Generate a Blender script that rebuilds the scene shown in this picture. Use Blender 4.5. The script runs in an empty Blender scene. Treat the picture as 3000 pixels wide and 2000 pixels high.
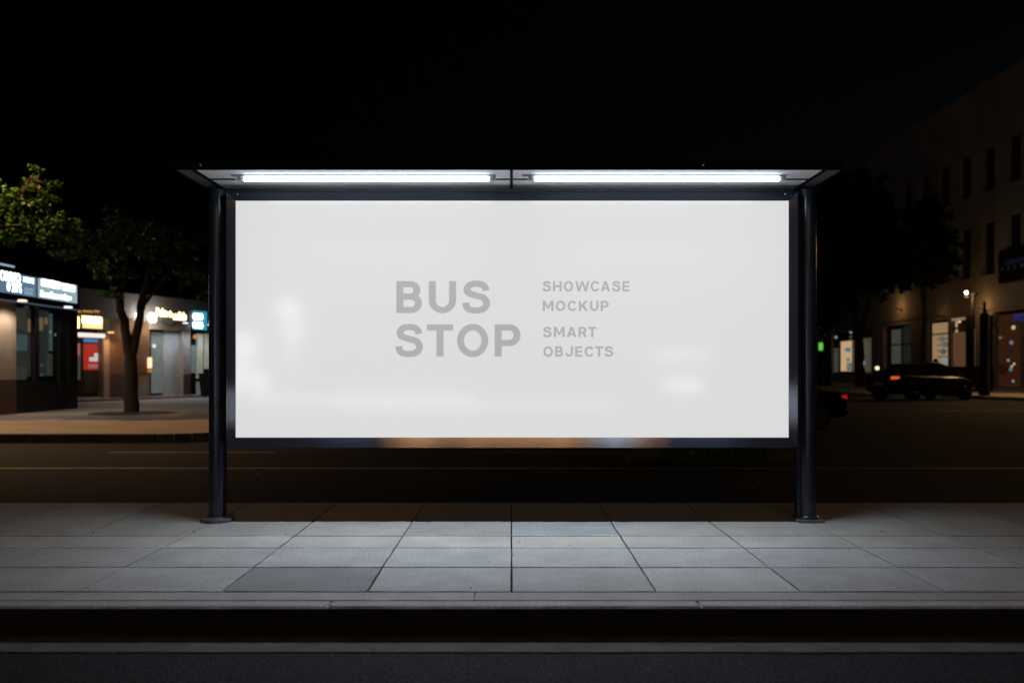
import bpy, bmesh, math, random
from mathutils import Vector, Matrix, noise
random.seed(7)
R = math.radians
F, CX, HY, CZ = 2354.0, 1500.0, 1082.0, 1.2      # focal length in px, vanishing point, eye height
sc = bpy.context.scene
COL = sc.collection

def P(px, py, d): return Vector(((px-CX)*d/F, d, CZ-(py-HY)*d/F))
def G(px, py, z=0.0):
    d = (CZ-z)*F/(py-HY); return Vector(((px-CX)*d/F, d, z))

# ------------------------------------------------------------------ materials
def mat(name, base, rough=.6, metal=0.0, spec=.5, vary=0.0, vscale=4.0, bump=0.0, bscale=40.0, emit=None, estr=0.0,
        base2=None, coat=0.0, attr=None, alpha=1.0, stretch=None, fine=0.0, fscale=260.0):
    m = bpy.data.materials.new(name); m.use_nodes = True
    nt = m.node_tree; N = nt.nodes; L = nt.links; b = N['Principled BSDF']
    b.inputs['Base Color'].default_value = (*base, 1); b.inputs['Roughness'].default_value = rough
    b.inputs['Metallic'].default_value = metal; b.inputs['Specular IOR Level'].default_value = spec
    b.inputs['Coat Weight'].default_value = coat; b.inputs['Alpha'].default_value = alpha
    b.inputs['Coat Roughness'].default_value = .08
    tc = N.new('ShaderNodeTexCoord'); src = tc.outputs['Object']
    if stretch:
        mp = N.new('ShaderNodeMapping'); mp.inputs['Scale'].default_value = stretch
        L.new(src, mp.inputs['Vector']); src = mp.outputs['Vector']
    col = None
    if attr:
        a = N.new('ShaderNodeAttribute'); a.attribute_name = attr; col = a.outputs['Color']
    if vary > 0:
        n = N.new('ShaderNodeTexNoise'); n.inputs['Scale'].default_value = vscale
        n.inputs['Detail'].default_value = 8; n.inputs['Roughness'].default_value = .62
        L.new(src, n.inputs['Vector'])
        cr = N.new('ShaderNodeValToRGB')
        cr.color_ramp.elements[0].position = .32; cr.color_ramp.elements[1].position = .68
        b2 = base2 or tuple(min(1, c*(1+vary)) for c in base)
        b1 = tuple(c*(1-vary) for c in base) if not base2 else base
        cr.color_ramp.elements[0].color = (*b1, 1); cr.color_ramp.elements[1].color = (*b2, 1)
        L.new(n.outputs['Fac'], cr.inputs['Fac'])
        out = cr.outputs['Color']
        if col is not None:
            mx = N.new('ShaderNodeMix'); mx.data_type = 'RGBA'; mx.blend_type = 'MULTIPLY'
            mx.inputs['Factor'].default_value = 1
            L.new(out, mx.inputs['A']); L.new(col, mx.inputs['B']); out = mx.outputs['Result']
        col = out
        rr = N.new('ShaderNodeMapRange'); rr.inputs['To Min'].default_value = max(.02, rough-.12); rr.inputs['To Max'].default_value = min(1, rough+.12)
        L.new(n.outputs['Fac'], rr.inputs['Value']); L.new(rr.outputs['Result'], b.inputs['Roughness'])
    if fine > 0:
        n3 = N.new('ShaderNodeTexNoise'); n3.inputs['Scale'].default_value = fscale; n3.inputs['Detail'].default_value = 3
        L.new(tc.outputs['Object'], n3.inputs['Vector'])
        mr = N.new('ShaderNodeMapRange'); mr.inputs['From Min'].default_value = .39; mr.inputs['From Max'].default_value = .61
        mr.inputs['To Min'].default_value = 1-fine; mr.inputs['To Max'].default_value = 1+fine
        L.new(n3.outputs['Fac'], mr.inputs['Value'])
        mx = N.new('ShaderNodeMix'); mx.data_type = 'RGBA'; mx.blend_type = 'MULTIPLY'; mx.inputs['Factor'].default_value = 1
        if col is not None: L.new(col, mx.inputs['A'])
        else: mx.inputs['A'].default_value = (*base, 1)
        L.new(mr.outputs['Result'], mx.inputs['B']); col = mx.outputs['Result']
    if col is not None: L.new(col, b.inputs['Base Color'])
    if bump > 0:
        n2 = N.new('ShaderNodeTexNoise'); n2.inputs['Scale'].default_value = bscale; n2.inputs['Detail'].default_value = 6
        L.new(src, n2.inputs['Vector'])
        bp = N.new('ShaderNodeBump'); bp.inputs['Strength'].default_value = bump; bp.inputs['Distance'].default_value = .01
        L.new(n2.outputs['Fac'], bp.inputs['Height']); L.new(bp.outputs['Normal'], b.inputs['Normal'])
    if emit:
        b.inputs['Emission Color'].default_value = (*emit, 1); b.inputs['Emission Strength'].default_value = estr
    return m

M = {}
M['post'] = mat('post_paint', (.026, .034, .056), .22, .4, .5, bump=.012, bscale=300)
M['frame'] = mat('frame_metal', (.12, .135, .18), .055, .85, .5, bump=.02, bscale=240)
M['fascia'] = mat('fascia_paint', (.004, .0045, .007), .7, 0, .06)
M['soffit'] = mat('soffit_aluminium', (.72, .75, .79), .75, 0.0, .08, vary=.10, vscale=7, bump=.04, bscale=180)
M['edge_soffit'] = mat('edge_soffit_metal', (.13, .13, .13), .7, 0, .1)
M['rubber'] = mat('black_gasket', (.006, .006, .007), .7)
M['castiron'] = mat('cast_base', (.075, .075, .085), .55, .35, vary=.35, vscale=22, bump=.35, bscale=90)
M['concrete_pad'] = mat('concrete_pad', (.10, .10, .10), .85, vary=.3, vscale=25, bump=.5, bscale=90)
M['slab'] = mat('pavement_slab', (.90, .90, .90), .72, 0, .35, vary=.17, vscale=3.4, bump=.22, bscale=160, attr='tint', fine=.19, fscale=85)
M['kerb'] = mat('kerb_stone', (.33, .335, .35), .75, 0, .35, vary=.14, vscale=4, bump=.28, bscale=110, fine=.16)
M['mortar'] = mat('joint_sand', (.003, .003, .003), .95, bump=.5, bscale=120)
M['asphalt'] = mat('asphalt', (.024, .026, .034), .85, 0, .16, vary=.28, vscale=1.3, bump=1.0, bscale=85, fine=.9, fscale=95)
M['gutter'] = mat('gutter_concrete', (.10, .095, .092), .85, 0, .3, vary=.3, vscale=6, bump=.4, bscale=90, fine=.3)
M['paint'] = mat('road_paint', (.20, .20, .18), .7, vary=.5, vscale=9, fine=.3)
M['farpave'] = mat('far_pavement', (.26, .25, .24), .8, 0, .3, vary=.16, vscale=1.1, bump=.3, bscale=30, fine=.12, fscale=40)
M['stone'] = mat('tan_stone', (.30, .26, .215), .8, vary=.14, vscale=3, bump=.3, bscale=30, fine=.1, fscale=60)
M['stone_dark'] = mat('brown_base_tile', (.085, .05, .04), .6, vary=.2, vscale=6, bump=.1)
M['fasc_grey'] = mat('grey_render', (.15, .14, .14), .85, vary=.15, vscale=5, bump=.3, bscale=30)
M['wall'] = mat('facade_stone', (.27, .245, .22), .85, vary=.22, vscale=.55, bump=.35, bscale=14, fine=.12, fscale=16, stretch=(1, 1, .5))
M['shutter'] = mat('roller_shutter', (.33, .26, .20), .6, .1, vary=.1, vscale=5)
M['dark'] = mat('dark_frame', (.012, .012, .014), .45, .2)
M['darkbox'] = mat('dark_grey_paint', (.006, .006, .007), .7, 0, .2)
M['glass'] = mat('dark_glass', (.012, .016, .016), .07, 0, .6)
M['glass_grey'] = mat('frosted_door_glass', (.17, .19, .185), .35, 0, .5, vary=.2, vscale=3)
M['carpaint'] = mat('black_car_paint', (.003, .004, .007), .3, 0, .2, coat=.08)
M['tyre'] = mat('tyre_rubber', (.01, .01, .01), .85)
M['rim'] = mat('rim_alloy', (.12, .12, .13), .35, .8)
M['bark'] = mat('bark', (.009, .0075, .006), .9, vary=.4, vscale=9, bump=.9, bscale=26)
M['leaf'] = mat('leaf_green', (.018, .085, .008), .45, 0, .3, vary=.5, vscale=1.7, base2=(.045, .125, .012))
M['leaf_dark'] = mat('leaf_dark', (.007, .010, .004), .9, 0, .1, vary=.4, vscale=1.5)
M['soil'] = mat('tree_pit_soil', (.03, .024, .018), .95, bump=.8, bscale=30)
M['plate'] = mat('number_plate', (.3, .3, .28), .5)
M['white_trim'] = mat('white_trim', (.5, .5, .48), .5)
def em(name, c, s, base=(.02, .02, .02), rough=.4): return mat(name, base, rough, emit=c, estr=s)
M['tube'] = em('lit_tube', (.84, .93, 1.0), 82.0); M['tube_shell'] = em('tube_upper_shell', (.84, .93, 1.0), 9.0)
M['panel'] = mat('backlit_poster_skin', (.03, .03, .03), .085, 0, .35, emit=(1, 1, 1), estr=.70)
M['letter'] = mat('poster_lettering', (.03, .03, .03), .085, 0, .35, emit=(1, 1, 1), estr=.415)
M['sw'] = em('sign_white', (.88, .97, 1), 3.5)
M['sblue'] = em('sign_blue_grey', (.10, .17, .26), 1.0)
M['sblue2'] = em('sign_pale_blue', (.30, .44, .50), .95)
M['syel'] = em('sign_yellow', (1, .66, .22), 5.0)
M['syel2'] = em('sign_yellow_pale', (1, .74, .30), 1.3)
M['swarm'] = em('sign_warm_white', (1, .70, .30), 5.0)
M['steal'] = em('sign_teal', (.03, .35, .50), .9)
M['globe'] = em('lamp_globe', (1, .93, .84), 14.0)
M['tubew'] = em('lintel_tube', (1, .93, .84), .95)
M['sorange'] = em('orange_strip', (1, .42, .1), .45)
M['lampwarm'] = em('warm_lamp', (1, .60, .38), 1.6)
M['red'] = em('poster_red', (.75, .03, .02), .45)
M['posterw'] = em('poster_white', (1, .9, .9), .55)
M['posterpink'] = em('poster_pink', (.8, .25, .25), .4)
M['blue'] = em('blue_strip', (.12, .35, .75), .5)
M['inwarm'] = em('interior_warm_lamp', (1, .68, .35), .30)
M['inwarm2'] = em('interior_warm_panel', (1, .66, .34), .8)
M['inteal'] = em('interior_teal', (.28, .46, .48), .30)
M['ingrey'] = em('interior_grey', (.5, .52, .42), .13)
M['incream'] = em('interior_cream', (.95, .9, .66), .22)
M['inblue'] = em('interior_blue', (.35, .75, 1), .35)
M['inred'] = em('interior_red', (.55, .16, .06), .035)
M['bokeh'] = em('small_bulb', (.75, .85, .9), .45)
M['bulbwarm'] = em('small_warm_bulb', (1, .8, .5), .8)
M['green'] = em('green_lens', (.22, 1, .10), .55)
M['tail'] = em('tail_lens', (1, .14, .02), .7)
M['tail_red'] = em('tail_lens_red', (1, .02, .01), .35)
M['tail_dim'] = mat('tail_lens_off', (.06, .01, .012), .15)
M['headoff'] = mat('headlight_lens', (.15, .17, .18), .1)
M['sodium'] = em('sodium_head', (1, .55, .22), 25.0)
M['bsign'] = em('blue_shop_sign', (.03, .05, .35), .2)
M['backwarm'] = em('lit_window_warm', (1, .44, .14), 6.0)
M['backwhite'] = em('lit_window_white', (1, .95, .9), 5.0)
M['backblue'] = em('lit_window_blue', (.45, .6, 1), .8)

# ------------------------------------------------------------------ mesh builder
ORG = {}
class MB:
    def __init__(s): s.v = []; s.f = []; s.c = []
    def quad(s, a, b, c, d, tint=None):
        i = len(s.v); s.v += [Vector(a), Vector(b), Vector(c), Vector(d)]; s.f.append((i, i+1, i+2, i+3)); s.c.append(tint)
    def ngon(s, pts):
        i = len(s.v); s.v += [Vector(p) for p in pts]; s.f.append(tuple(range(i, i+len(pts)))); s.c.append(None)
    def box(s, x0, x1, y0, y1, z0, z1, mtx=None):
        i = len(s.v)
        pts = [Vector((x, y, z)) for z in (z0, z1) for y in (y0, y1) for x in (x0, x1)]
        if mtx is not None: pts = [mtx @ p for p in pts]
        s.v += pts
        for q in ((0, 2, 3, 1), (4, 5, 7, 6), (0, 1, 5, 4), (2, 6, 7, 3), (0, 4, 6, 2), (1, 3, 7, 5)):
            s.f.append(tuple(i+k for k in q)); s.c.append(None)
        return s
    def tube(s, path, radii, n=12, caps=True):
        path = [Vector(p) for p in path]
        if not isinstance(radii, (list, tuple)): radii = [radii]*len(path)
        rings = []
        up0 = None
        for k, p in enumerate(path):
            if k == 0: t = path[1]-path[0]
            elif k == len(path)-1: t = path[-1]-path[-2]
            else: t = path[k+1]-path[k-1]
            t.normalize()
            if up0 is None:
                up0 = Vector((0, 0, 1)) if abs(t.z) < .9 else Vector((0, 1, 0))
            a = t.cross(up0)
            if a.length < 1e-4: a = t.cross(Vector((1, 0, 0)))
            a.normalize(); b = a.cross(t).normalized()
            up0 = b
            i = len(s.v)
            for j in range(n):
                th = 2*math.pi*j/n
                s.v.append(p+(a*math.cos(th)+b*math.sin(th))*radii[k])
            rings.append(i)
        for k in range(len(rings)-1):
            for j in range(n):
                s.f.append((rings[k]+j, rings[k]+(j+1) % n, rings[k+1]+(j+1) % n, rings[k+1]+j)); s.c.append(None)
        if caps:
            s.f.append(tuple(rings[0]+j for j in range(n))[::-1]); s.c.append(None)
            s.f.append(tuple(rings[-1]+j for j in range(n))); s.c.append(None)
        return s
    def prism(s, poly, z0, z1):
        n = len(poly); i = len(s.v)
        s.v += [Vector((x, y, z0)) for x, y in poly]+[Vector((x, y, z1)) for x, y in poly]
        s.f.append(tuple(range(i+n-1, i-1, -1))); s.f.append(tuple(range(i+n, i+2*n))); s.c += [None, None]
        for k in range(n):
            s.f.append((i+k, i+(k+1) % n, i+n+(k+1) % n, i+n+k)); s.c.append(None)
        return s
    def build(s, name, m, parent=None, loc=None, smooth=False, bevel=0.0, fixn=True):
        o0 = ORG[parent.name] if parent is not None else (Vector(loc) if loc is not None else Vector((0, 0, 0)))
        me = bpy.data.meshes.new(name)
        me.from_pydata([tuple(v-o0) for v in s.v], [], s.f)
        me.materials.append(M[m] if isinstance(m, str) else m)
        if any(c is not None for c in s.c):
            ca = me.color_attributes.new('tint', 'FLOAT_COLOR', 'CORNER')
            k = 0
            for pi, p in enumerate(me.polygons):
                c = s.c[pi] or (1, 1, 1)
                for _ in p.vertices:
                    ca.data[k].color = (*c, 1); k += 1
        if fixn:
            bm = bmesh.new(); bm.from_mesh(me); bmesh.ops.recalc_face_normals(bm, faces=bm.faces); bm.to_mesh(me); bm.free()
        if smooth:
            for p in me.polygons: p.use_smooth = True
        ob = bpy.data.objects.new(name, me); COL.objects.link(ob)
        if parent is not None: ob.parent = parent
        else: ob.location = o0
        ORG[ob.name] = o0
        if bevel > 0:
            bv = ob.modifiers.new('edge', 'BEVEL'); bv.width = bevel; bv.segments = 2; bv.limit_method = 'ANGLE'; bv.angle_limit = R(40)
        if smooth:
            try: ob.data.set_sharp_from_angle(angle=R(40))
            except Exception: pass
        return ob

def tag(o, label=None, cat=None, group=None, kind=None):
    if label: o['label'] = label
    if cat: o['category'] = cat
    if group: o['group'] = group
    if kind: o['kind'] = kind
    return o
def thing(name, label, cat, loc, group=None):
    e = bpy.data.objects.new(name, None); e.empty_display_size = .2; e.location = loc; COL.objects.link(e)
    ORG[e.name] = Vector(loc); return tag(e, label, cat, group)
def B(*a): return MB().box(*a)

def text_mesh(txt, bold=.02):
    cu = bpy.data.curves.new('t', 'FONT'); cu.body = txt; cu.size = 1; cu.offset = bold; cu.space_character = 1.05
    cu.extrude = .0; cu.resolution_u = 4
    o = bpy.data.objects.new('t', cu); COL.objects.link(o)
    dg = bpy.context.evaluated_depsgraph_get(); dg.update()
    me = bpy.data.meshes.new_from_object(o.evaluated_get(dg))
    bpy.data.objects.remove(o); bpy.data.curves.remove(cu)
    return me
def put_text(name, txt, m, parent, org, tx, w, h, n, bold=.02, thick=.004, skew=0.0):
    """lettering fitted to a w x h box whose lower left corner is org; tx = reading direction, n = outward"""
    me = text_mesh(txt, bold)
    xs = [v.co.x for v in me.vertices]; ys = [v.co.y for v in me.vertices]
    x0, x1, y0, y1 = min(xs), max(xs), min(ys), max(ys)
    o0 = ORG[parent.name]
    for v in me.vertices:
        a = (v.co.x-x0)/(x1-x0)*w; b = (v.co.y-y0)/(y1-y0)*h+skew*a
        v.co = Vector(org)+Vector(tx)*a+Vector((0, 0, b))+Vector(n)*thick-o0
    me.materials.clear(); me.materials.append(M[m])
    me.name = name
    ob = bpy.data.objects.new(name, me); COL.objects.link(ob); ob.parent = parent; ORG[ob.name] = o0
    return ob

GL = {}
def _arc(cx, cy, rx, ry, a0, a1, n=14): return [(cx+rx*math.cos(R(a0+(a1-a0)*k/n)), cy+ry*math.sin(R(a0+(a1-a0)*k/n))) for k in range(n+1)]
def _spl(p, n=7):
    q = [(2*p[0][0]-p[1][0], 2*p[0][1]-p[1][1])]+p+[(2*p[-1][0]-p[-2][0], 2*p[-1][1]-p[-2][1])]; out = []
    for i in range(1, len(q)-2):
        for k in range(n):
            t = k/n; out.append(tuple(.5*(2*q[i][j]+(q[i+1][j]-q[i-1][j])*t+(2*q[i-1][j]-5*q[i][j]+4*q[i+1][j]-q[i+2][j])*t*t+(3*q[i][j]-q[i-1][j]-3*q[i+1][j]+q[i+2][j])*t**3) for j in (0, 1)))
    return out+[p[-1]]
def _bx(a, b, c, d): return ('p', [(a, c), (b, c), (b, d), (a, d)])
_st = _bx(0, .215, 0, 1)
GL['B'] = (.79, [_st, ('s', [(.2, .905), (.43, .905)]+_arc(.43, .7125, .19, .1925, 90, -90)+[(.2, .52)]), ('s', [(.2, .51), (.455, .51)]+_arc(.455, .3025, .215, .2075, 90, -90)+[(.2, .095)])])
GL['U'] = (.83, [('s', [(.1075, 1), (.1075, .42)]+_arc(.415, .405, .3075, .315, 180, 360, 20)+[(.7225, .42), (.7225, 1)])])
GL['S'] = (.84, [('s', _spl([(.712, .702), (.690, .79), (.60, .885), (.42, .920), (.23, .883), (.137, .745), (.20, .625), (.42, .545), (.64, .475), (.732, .30), (.64, .135), (.42, .080), (.20, .118), (.120, .22), (.106, .325)]))])
GL['T'] = (.80, [_bx(0, .80, .81, 1), _bx(.2925, .5075, 0, .82)])
GL['O'] = (.96, [('s', _arc(.48, .5, .372, .415, 0, 360, 40))])
GL['P'] = (.79, [_st, ('s', [(.2, .905), (.45, .905)]+_arc(.45, .665, .235, .24, 90, -90)+[(.2, .425)])])
GL['C'] = (.90, [('s', _arc(.47, .5, .365, .415, 33, 327, 34))])
GL['H'] = (.87, [_st, _bx(.655, .87, 0, 1), _bx(.2, .67, .405, .595)])
GL['E'] = (.71, [_st, _bx(.2, .71, .815, 1), _bx(.2, .67, .41, .59), _bx(.2, .71, 0, .185)])
GL['A'] = (.94, [('p', [(0, 0), (.23, 0), (.565, 1), (.345, 1)]), ('p', [(.94, 0), (.71, 0), (.375, 1), (.595, 1)]), _bx(.2, .74, .2, .37)])
GL['M'] = (1.06, [_st, _bx(.845, 1.06, 0, 1), ('p', [(.02, 1), (.27, 1), (.61, .22), (.45, .22)]), ('p', [(1.04, 1), (.79, 1), (.45, .22), (.61, .22)])])
GL['W'] = (1.42, [('p', [(0, 1), (.225, 1), (.46, 0), (.26, 0)]), ('p', [(.26, 0), (.46, 0), (.81, 1), (.61, 1)]), ('p', [(.61, 1), (.81, 1), (1.16, 0), (.96, 0)]), ('p', [(1.42, 1), (1.195, 1), (.96, 0), (1.16, 0)])])
GL['K'] = (.89, [_st, ('p', [(.61, 1), (.87, 1), (.36, .43), (.2, .27), (.2, .54)]), ('p', [(.63, 0), (.89, 0), (.48, .64), (.32, .46)])])
GL['R'] = (.82, [_st, ('s', [(.2, .905), (.45, .905)]+_arc(.45, .69, .225, .215, 90, -90)+[(.2, .475)]), ('p', [(.57, 0), (.82, 0), (.56, .52), (.33, .42)])])
GL['J'] = (.74, [('s', [(.6325, 1), (.6325, .37)]+_arc(.37, .36, .2625, .27, 360, 180, 18)+[(.1075, .33)])])
GL['I'] = (.215, [_st])
def put_bold(name, txt, m, parent, x0, x1, z0, z1, y, sp=.19, tw=.212):
    """heavy grotesque capitals drawn from strokes, each letter a thin solid, fitted to a box on the poster"""
    polys = []; X = 0
    for i, c in enumerate(txt):
        wd, items = GL[c]
        for kd, pts in items:
            if kd == 'p': polys.append([(X+a, b) for a, b in pts])
            else:
                n = len(pts); Lf = []; Rt = []
                closed = (abs(pts[0][0]-pts[-1][0])+abs(pts[0][1]-pts[-1][1])) < 1e-6
                for k in range(n):
                    a = pts[k-1] if k else (pts[-2] if closed else pts[0]); b = pts[k+1] if k < n-1 else (pts[1] if closed else pts[-1])
                    dx, dy = b[0]-a[0], b[1]-a[1]; l = math.hypot(dx, dy); dx /= l; dy /= l
                    hw = tw/2*(.90+.10*abs(dy))
                    Lf.append((X+pts[k][0]-dy*hw, pts[k][1]+dx*hw)); Rt.append((X+pts[k][0]+dy*hw, pts[k][1]-dx*hw))
                for k in range(n-1): polys.append([Lf[k], Rt[k], Rt[k+1], Lf[k+1]])
        nx = txt[i+1] if i+1 < len(txt) else ''
        X += wd+(sp*.62 if (c in 'T' or nx in 'T' or (c, nx) in (('C', 'A'), ('W', 'C'))) else sp)
    W_ = X-sp; mb = MB()
    for k, p in enumerate(polys):
        yy = y-.0004*(k % 7)
        mb.ngon([(x0+a/W_*(x1-x0), yy, z0+b*(z1-z0)) for a, b in p])
    return mb.build(name, m, parent, fixn=False)

class Wall:
    def __init__(s, p0, p1):
        s.p0 = Vector((*p0, 0)); s.p1 = Vector((*p1, 0)); s.t = (s.p1-s.p0).normalized(); s.L = (s.p1-s.p0).length
        s.n = s.t.cross(Vector((0, 0, 1)))
        s.m = Matrix(((s.t.x, s.n.x, 0, s.p0.x), (s.t.y, s.n.y, 0, s.p0.y), (0, 0, 1, 0), (0, 0, 0, 1)))
    def u(s, px, w=0.0):
        k = (px-CX)/F; q = s.p0+s.n*w        # q.x+t.x u = k (q.y+t.y u)
        return (k*q.y-q.x)/(s.t.x-k*s.t.y)
    def z(s, px, py, w=0.0):
        d = s.p0.y+s.n.y*w+s.t.y*s.u(px, w); return CZ-(py-HY)*d/F
    def pt(s, u, w, z): return s.m @ Vector((u, w, z))
    def box(s, mb, u0, u1, w0, w1, z0, z1): return mb.box(u0, u1, w0, w1, z0, z1, s.m)
    def B(s, *a): return s.box(MB(), *a)
    def bpx(s, x0, x1, y0, y1, w0, w1, mb=None):
        """box between picture columns x0..x1, rows y0 (top)..y1 measured at the box's middle"""
        xm = (x0+x1)/2
        return s.box(mb or MB(), s.u(x0, w1), s.u(x1, w1), w0, w1, s.z(xm, y1, w1), s.z(xm, y0, w1))
    def wall(s, mb, u0, u1, z0, z1, ops, t):
        """front skin with openings and their reveals"""
        us = sorted({u0, u1}|{o[0] for o in ops}|{o[1] for o in ops}); zs = sorted({z0, z1}|{o[2] for o in ops}|{o[3] for o in ops})
        for a, b in zip(us, us[1:]):
            for c, d in zip(zs, zs[1:]):
                um, zm = (a+b)/2, (c+d)/2
                if any(o[0] < um < o[1] and o[2] < zm < o[3] for o in ops): continue
                mb.quad(s.pt(a, 0, c), s.pt(b, 0, c), s.pt(b, 0, d), s.pt(a, 0, d))
        for a, b, c, d in [o[:4] for o in ops]:
            mb.quad(s.pt(a, 0, c), s.pt(a, 0, d), s.pt(a, -t, d), s.pt(a, -t, c))
            mb.quad(s.pt(b, 0, c), s.pt(b, 0, d), s.pt(b, -t, d), s.pt(b, -t, c))
            mb.quad(s.pt(a, 0, d), s.pt(b, 0, d), s.pt(b, -t, d), s.pt(a, -t, d))
            mb.quad(s.pt(a, 0, c), s.pt(b, 0, c), s.pt(b, -t, c), s.pt(a, -t, c))
        return mb

# ------------------------------------------------------------------ world, light, camera
w = bpy.data.worlds.new('World'); sc.world = w; w.use_nodes = True
wn = w.node_tree.nodes; bg = wn['Background']
sky = wn.new('ShaderNodeTexSky'); sky.sky_type = 'NISHITA'; sky.sun_disc = False
sky.sun_elevation = R(-6); sky.sun_rotation = R(60); sky.air_density = 1.0
w.node_tree.links.new(sky.outputs['Color'], bg.inputs['Color']); bg.inputs['Strength'].default_value = .12
sl = bpy.data.lights.new('moonlight', 'SUN'); sl.energy = .014; sl.angle = R(2); sl.color = (.92, 1, .98)
so = bpy.data.objects.new('moonlight', sl); COL.objects.link(so)
so.rotation_euler = Vector((.80, .42, -.30)).to_track_quat('-Z', 'Y').to_euler(); so.location = (-20, -10, 30)

cam = bpy.data.cameras.new('camera'); co = bpy.data.objects.new('camera', cam); COL.objects.link(co)
co.location = (0, 0, CZ); co.rotation_euler = (R(90), 0, 0)
cam.sensor_width = 36; cam.lens = F/3000*36; cam.shift_y = (HY-1000)/3000; cam.clip_end = 2000; cam.clip_start = .05
cam.dof.use_dof = True; cam.dof.focus_distance = 6.35; cam.dof.aperture_fstop = 1.3
sc.camera = co
sc.view_settings.view_transform = 'Standard'; sc.view_settings.look = 'None'; sc.view_settings.gamma = 1; sc.view_settings.exposure = 0
sc.cycles.use_denoising = True
try: sc.cycles.denoiser = 'OPENIMAGEDENOISE'
except Exception: pass
sc.cycles.max_bounces = 6; sc.cycles.diffuse_bounces = 3; sc.cycles.glossy_bounces = 3
sc.cycles.sample_clamp_indirect = 4; sc.cycles.sample_clamp_direct = 8
sc.cycles.caustics_reflective = False; sc.cycles.caustics_refractive = False

def lamp(kind, loc, power, color, radius=.15, aim=None, spot=120, blend=.6):
    l = bpy.data.lights.new('lamp_light', kind); l.energy = power; l.color = color; l.shadow_soft_size = radius
    if kind == 'SPOT': l.spot_size = R(spot); l.spot_blend = blend
    o = bpy.data.objects.new('lamp_light', l); COL.objects.link(o); o.location = loc
    if aim is not None: o.rotation_euler = (Vector(aim)-Vector(loc)).to_track_quat('-Z', 'Y').to_euler()
    return o

# ------------------------------------------------------------------ ground
ZR = -.156
g = MB(); g.quad((-500, -500, ZR), (500, -500, ZR), (500, 900, ZR), (-500, 900, ZR))
tag(g.build('road', 'asphalt', fixn=False), kind='structure')
XW = 60
YK, YJ1, YJ0 = 4.078, 4.185, 4.340       # kerb face, kerb/strip joint, strip/slab joint
def strip(x0, x1, y0, y1, z, amp, seg, seed):
    """a sheet whose long edges wander a little"""
    m = MB(); n = int((x1-x0)/seg); 
    pts = []
    for k in range(n+1):
        x = x0+(x1-x0)*k/n
        a = noise.noise(Vector((x*1.7, seed, 0)))*amp+noise.noise(Vector((x*9, seed, 3)))*amp*.4
        b = noise.noise(Vector((x*1.7, seed+9, 0)))*amp+noise.noise(Vector((x*9, seed+9, 3)))*amp*.4
        pts.append((x, y0+a, y1+b))
    for (xa, a0, a1), (xb, b0, b1) in zip(pts, pts[1:]):
        m.quad((xa, a0, z), (xb, b0, z), (xb, b1, z), (xa, a1, z))
    return m
tag(strip(-14, 14, 3.846, YK+.02, ZR+.006, .008, .05, 2).build('gutter', 'gutter', fixn=False), kind='structure')
tag(strip(-40, 40, 10.96, 11.09, ZR+.004, .006, .2, 5).build('lane_line', 'paint', fixn=False), kind='structure')
dl = MB()
for k in range(-6, 3): dl.quad((-12.6+k*6, 13.1, ZR+.004), (-9.9+k*6, 13.1, ZR+.004), (-9.9+k*6, 13.2, ZR+.004), (-12.6+k*6, 13.2, ZR+.004))
tag(dl.build('lane_dashes', 'paint', fixn=False), kind='structure')

# near pavement: bed, kerb stones, slabs
YB = 7.243
tag(B(-XW, XW, YK+.03, YB-.02, ZR-.05, -.022).build('pavement_bed', 'mortar'), kind='structure')
kb = MB()
def stone(mb, x0, x1, y0, y1, z, depth, tint, jit=.0022, ch=.0016, seg=.07):
    """one paving stone: wandering edges, small worn chamfer"""
    def edge(a, b):
        n = max(2, int((b-a).length/seg)); out = []
        for k in range(n):
            p = a.lerp(b, k/n)
            out.append(p+Vector((noise.noise(p*7+Vector((0, 0, z*50)))*jit*2, noise.noise(p*7+Vector((5, 3, 1)))*jit*2, 0)) + Vector((random.uniform(-1, 1), random.uniform(-1, 1), 0))*jit*.5)
        return out
    c = [Vector((x0, y0, 0)), Vector((x1, y0, 0)), Vector((x1, y1, 0)), Vector((x0, y1, 0))]
    ring = edge(c[0], c[1])+edge(c[1], c[2])+edge(c[2], c[3])+edge(c[3], c[0])
    cen = Vector(((x0+x1)/2, (y0+y1)/2, 0)); n = len(ring)
    i = len(mb.v)
    for p in ring: mb.v.append(Vector((p.x, p.y, z-depth)))
    for p in ring: mb.v.append(Vector((p.x, p.y, z-ch)))
    for p in ring:
        q = Vector((min(max(p.x, x0+ch), x1-ch), min(max(p.y, y0+ch), y1-ch), 0))
        mb.v.append(Vector((q.x, q.y, z)))
    for k in range(n):
        l = (k+1) % n
        mb.f.append((i+k, i+l, i+n+l, i+n+k)); mb.c.append(tint)
        mb.f.append((i+n+k, i+n+l, i+2*n+l, i+2*n+k)); mb.c.append(tint)
    mb.f.append(tuple(range(i+2*n, i+3*n))); mb.c.append(tint)
rk = random.Random(3)
x = -14.0-rk.random()
while x < 14:
    l = 1.9; t = .95+rk.uniform(-.06, .06)
    stone(kb, x+.002, x+l-.002, YK, YJ1-.003, 0-rk.uniform(0, .0015), .3, (.335*t, .35*t, .385*t), ch=.010)
    x += l
tag(kb.build('kerb', 'slab', smooth=False), kind='structure')
tag(B(-14.2, 13.6, YK-.007, YK+.02, ZR, -.013).build('kerb_face', mat('kerb_face_shade', (.012, .012, .012), .95, 0, .1, vary=.4, vscale=8, bump=.4)), kind='structure')  # riser's shade put in as a near-black sheet over the stone
k2 = MB(); x = -14.3
while x < 14:
    l = 2.35; t = 1+rk.uniform(-.07, .07)
    stone(k2, x+.002, x+l-.002, YJ1+.003, YJ0-.007, 0, .06, (.30*t, .30*t, .315*t), ch=.002)
    x += l
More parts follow.
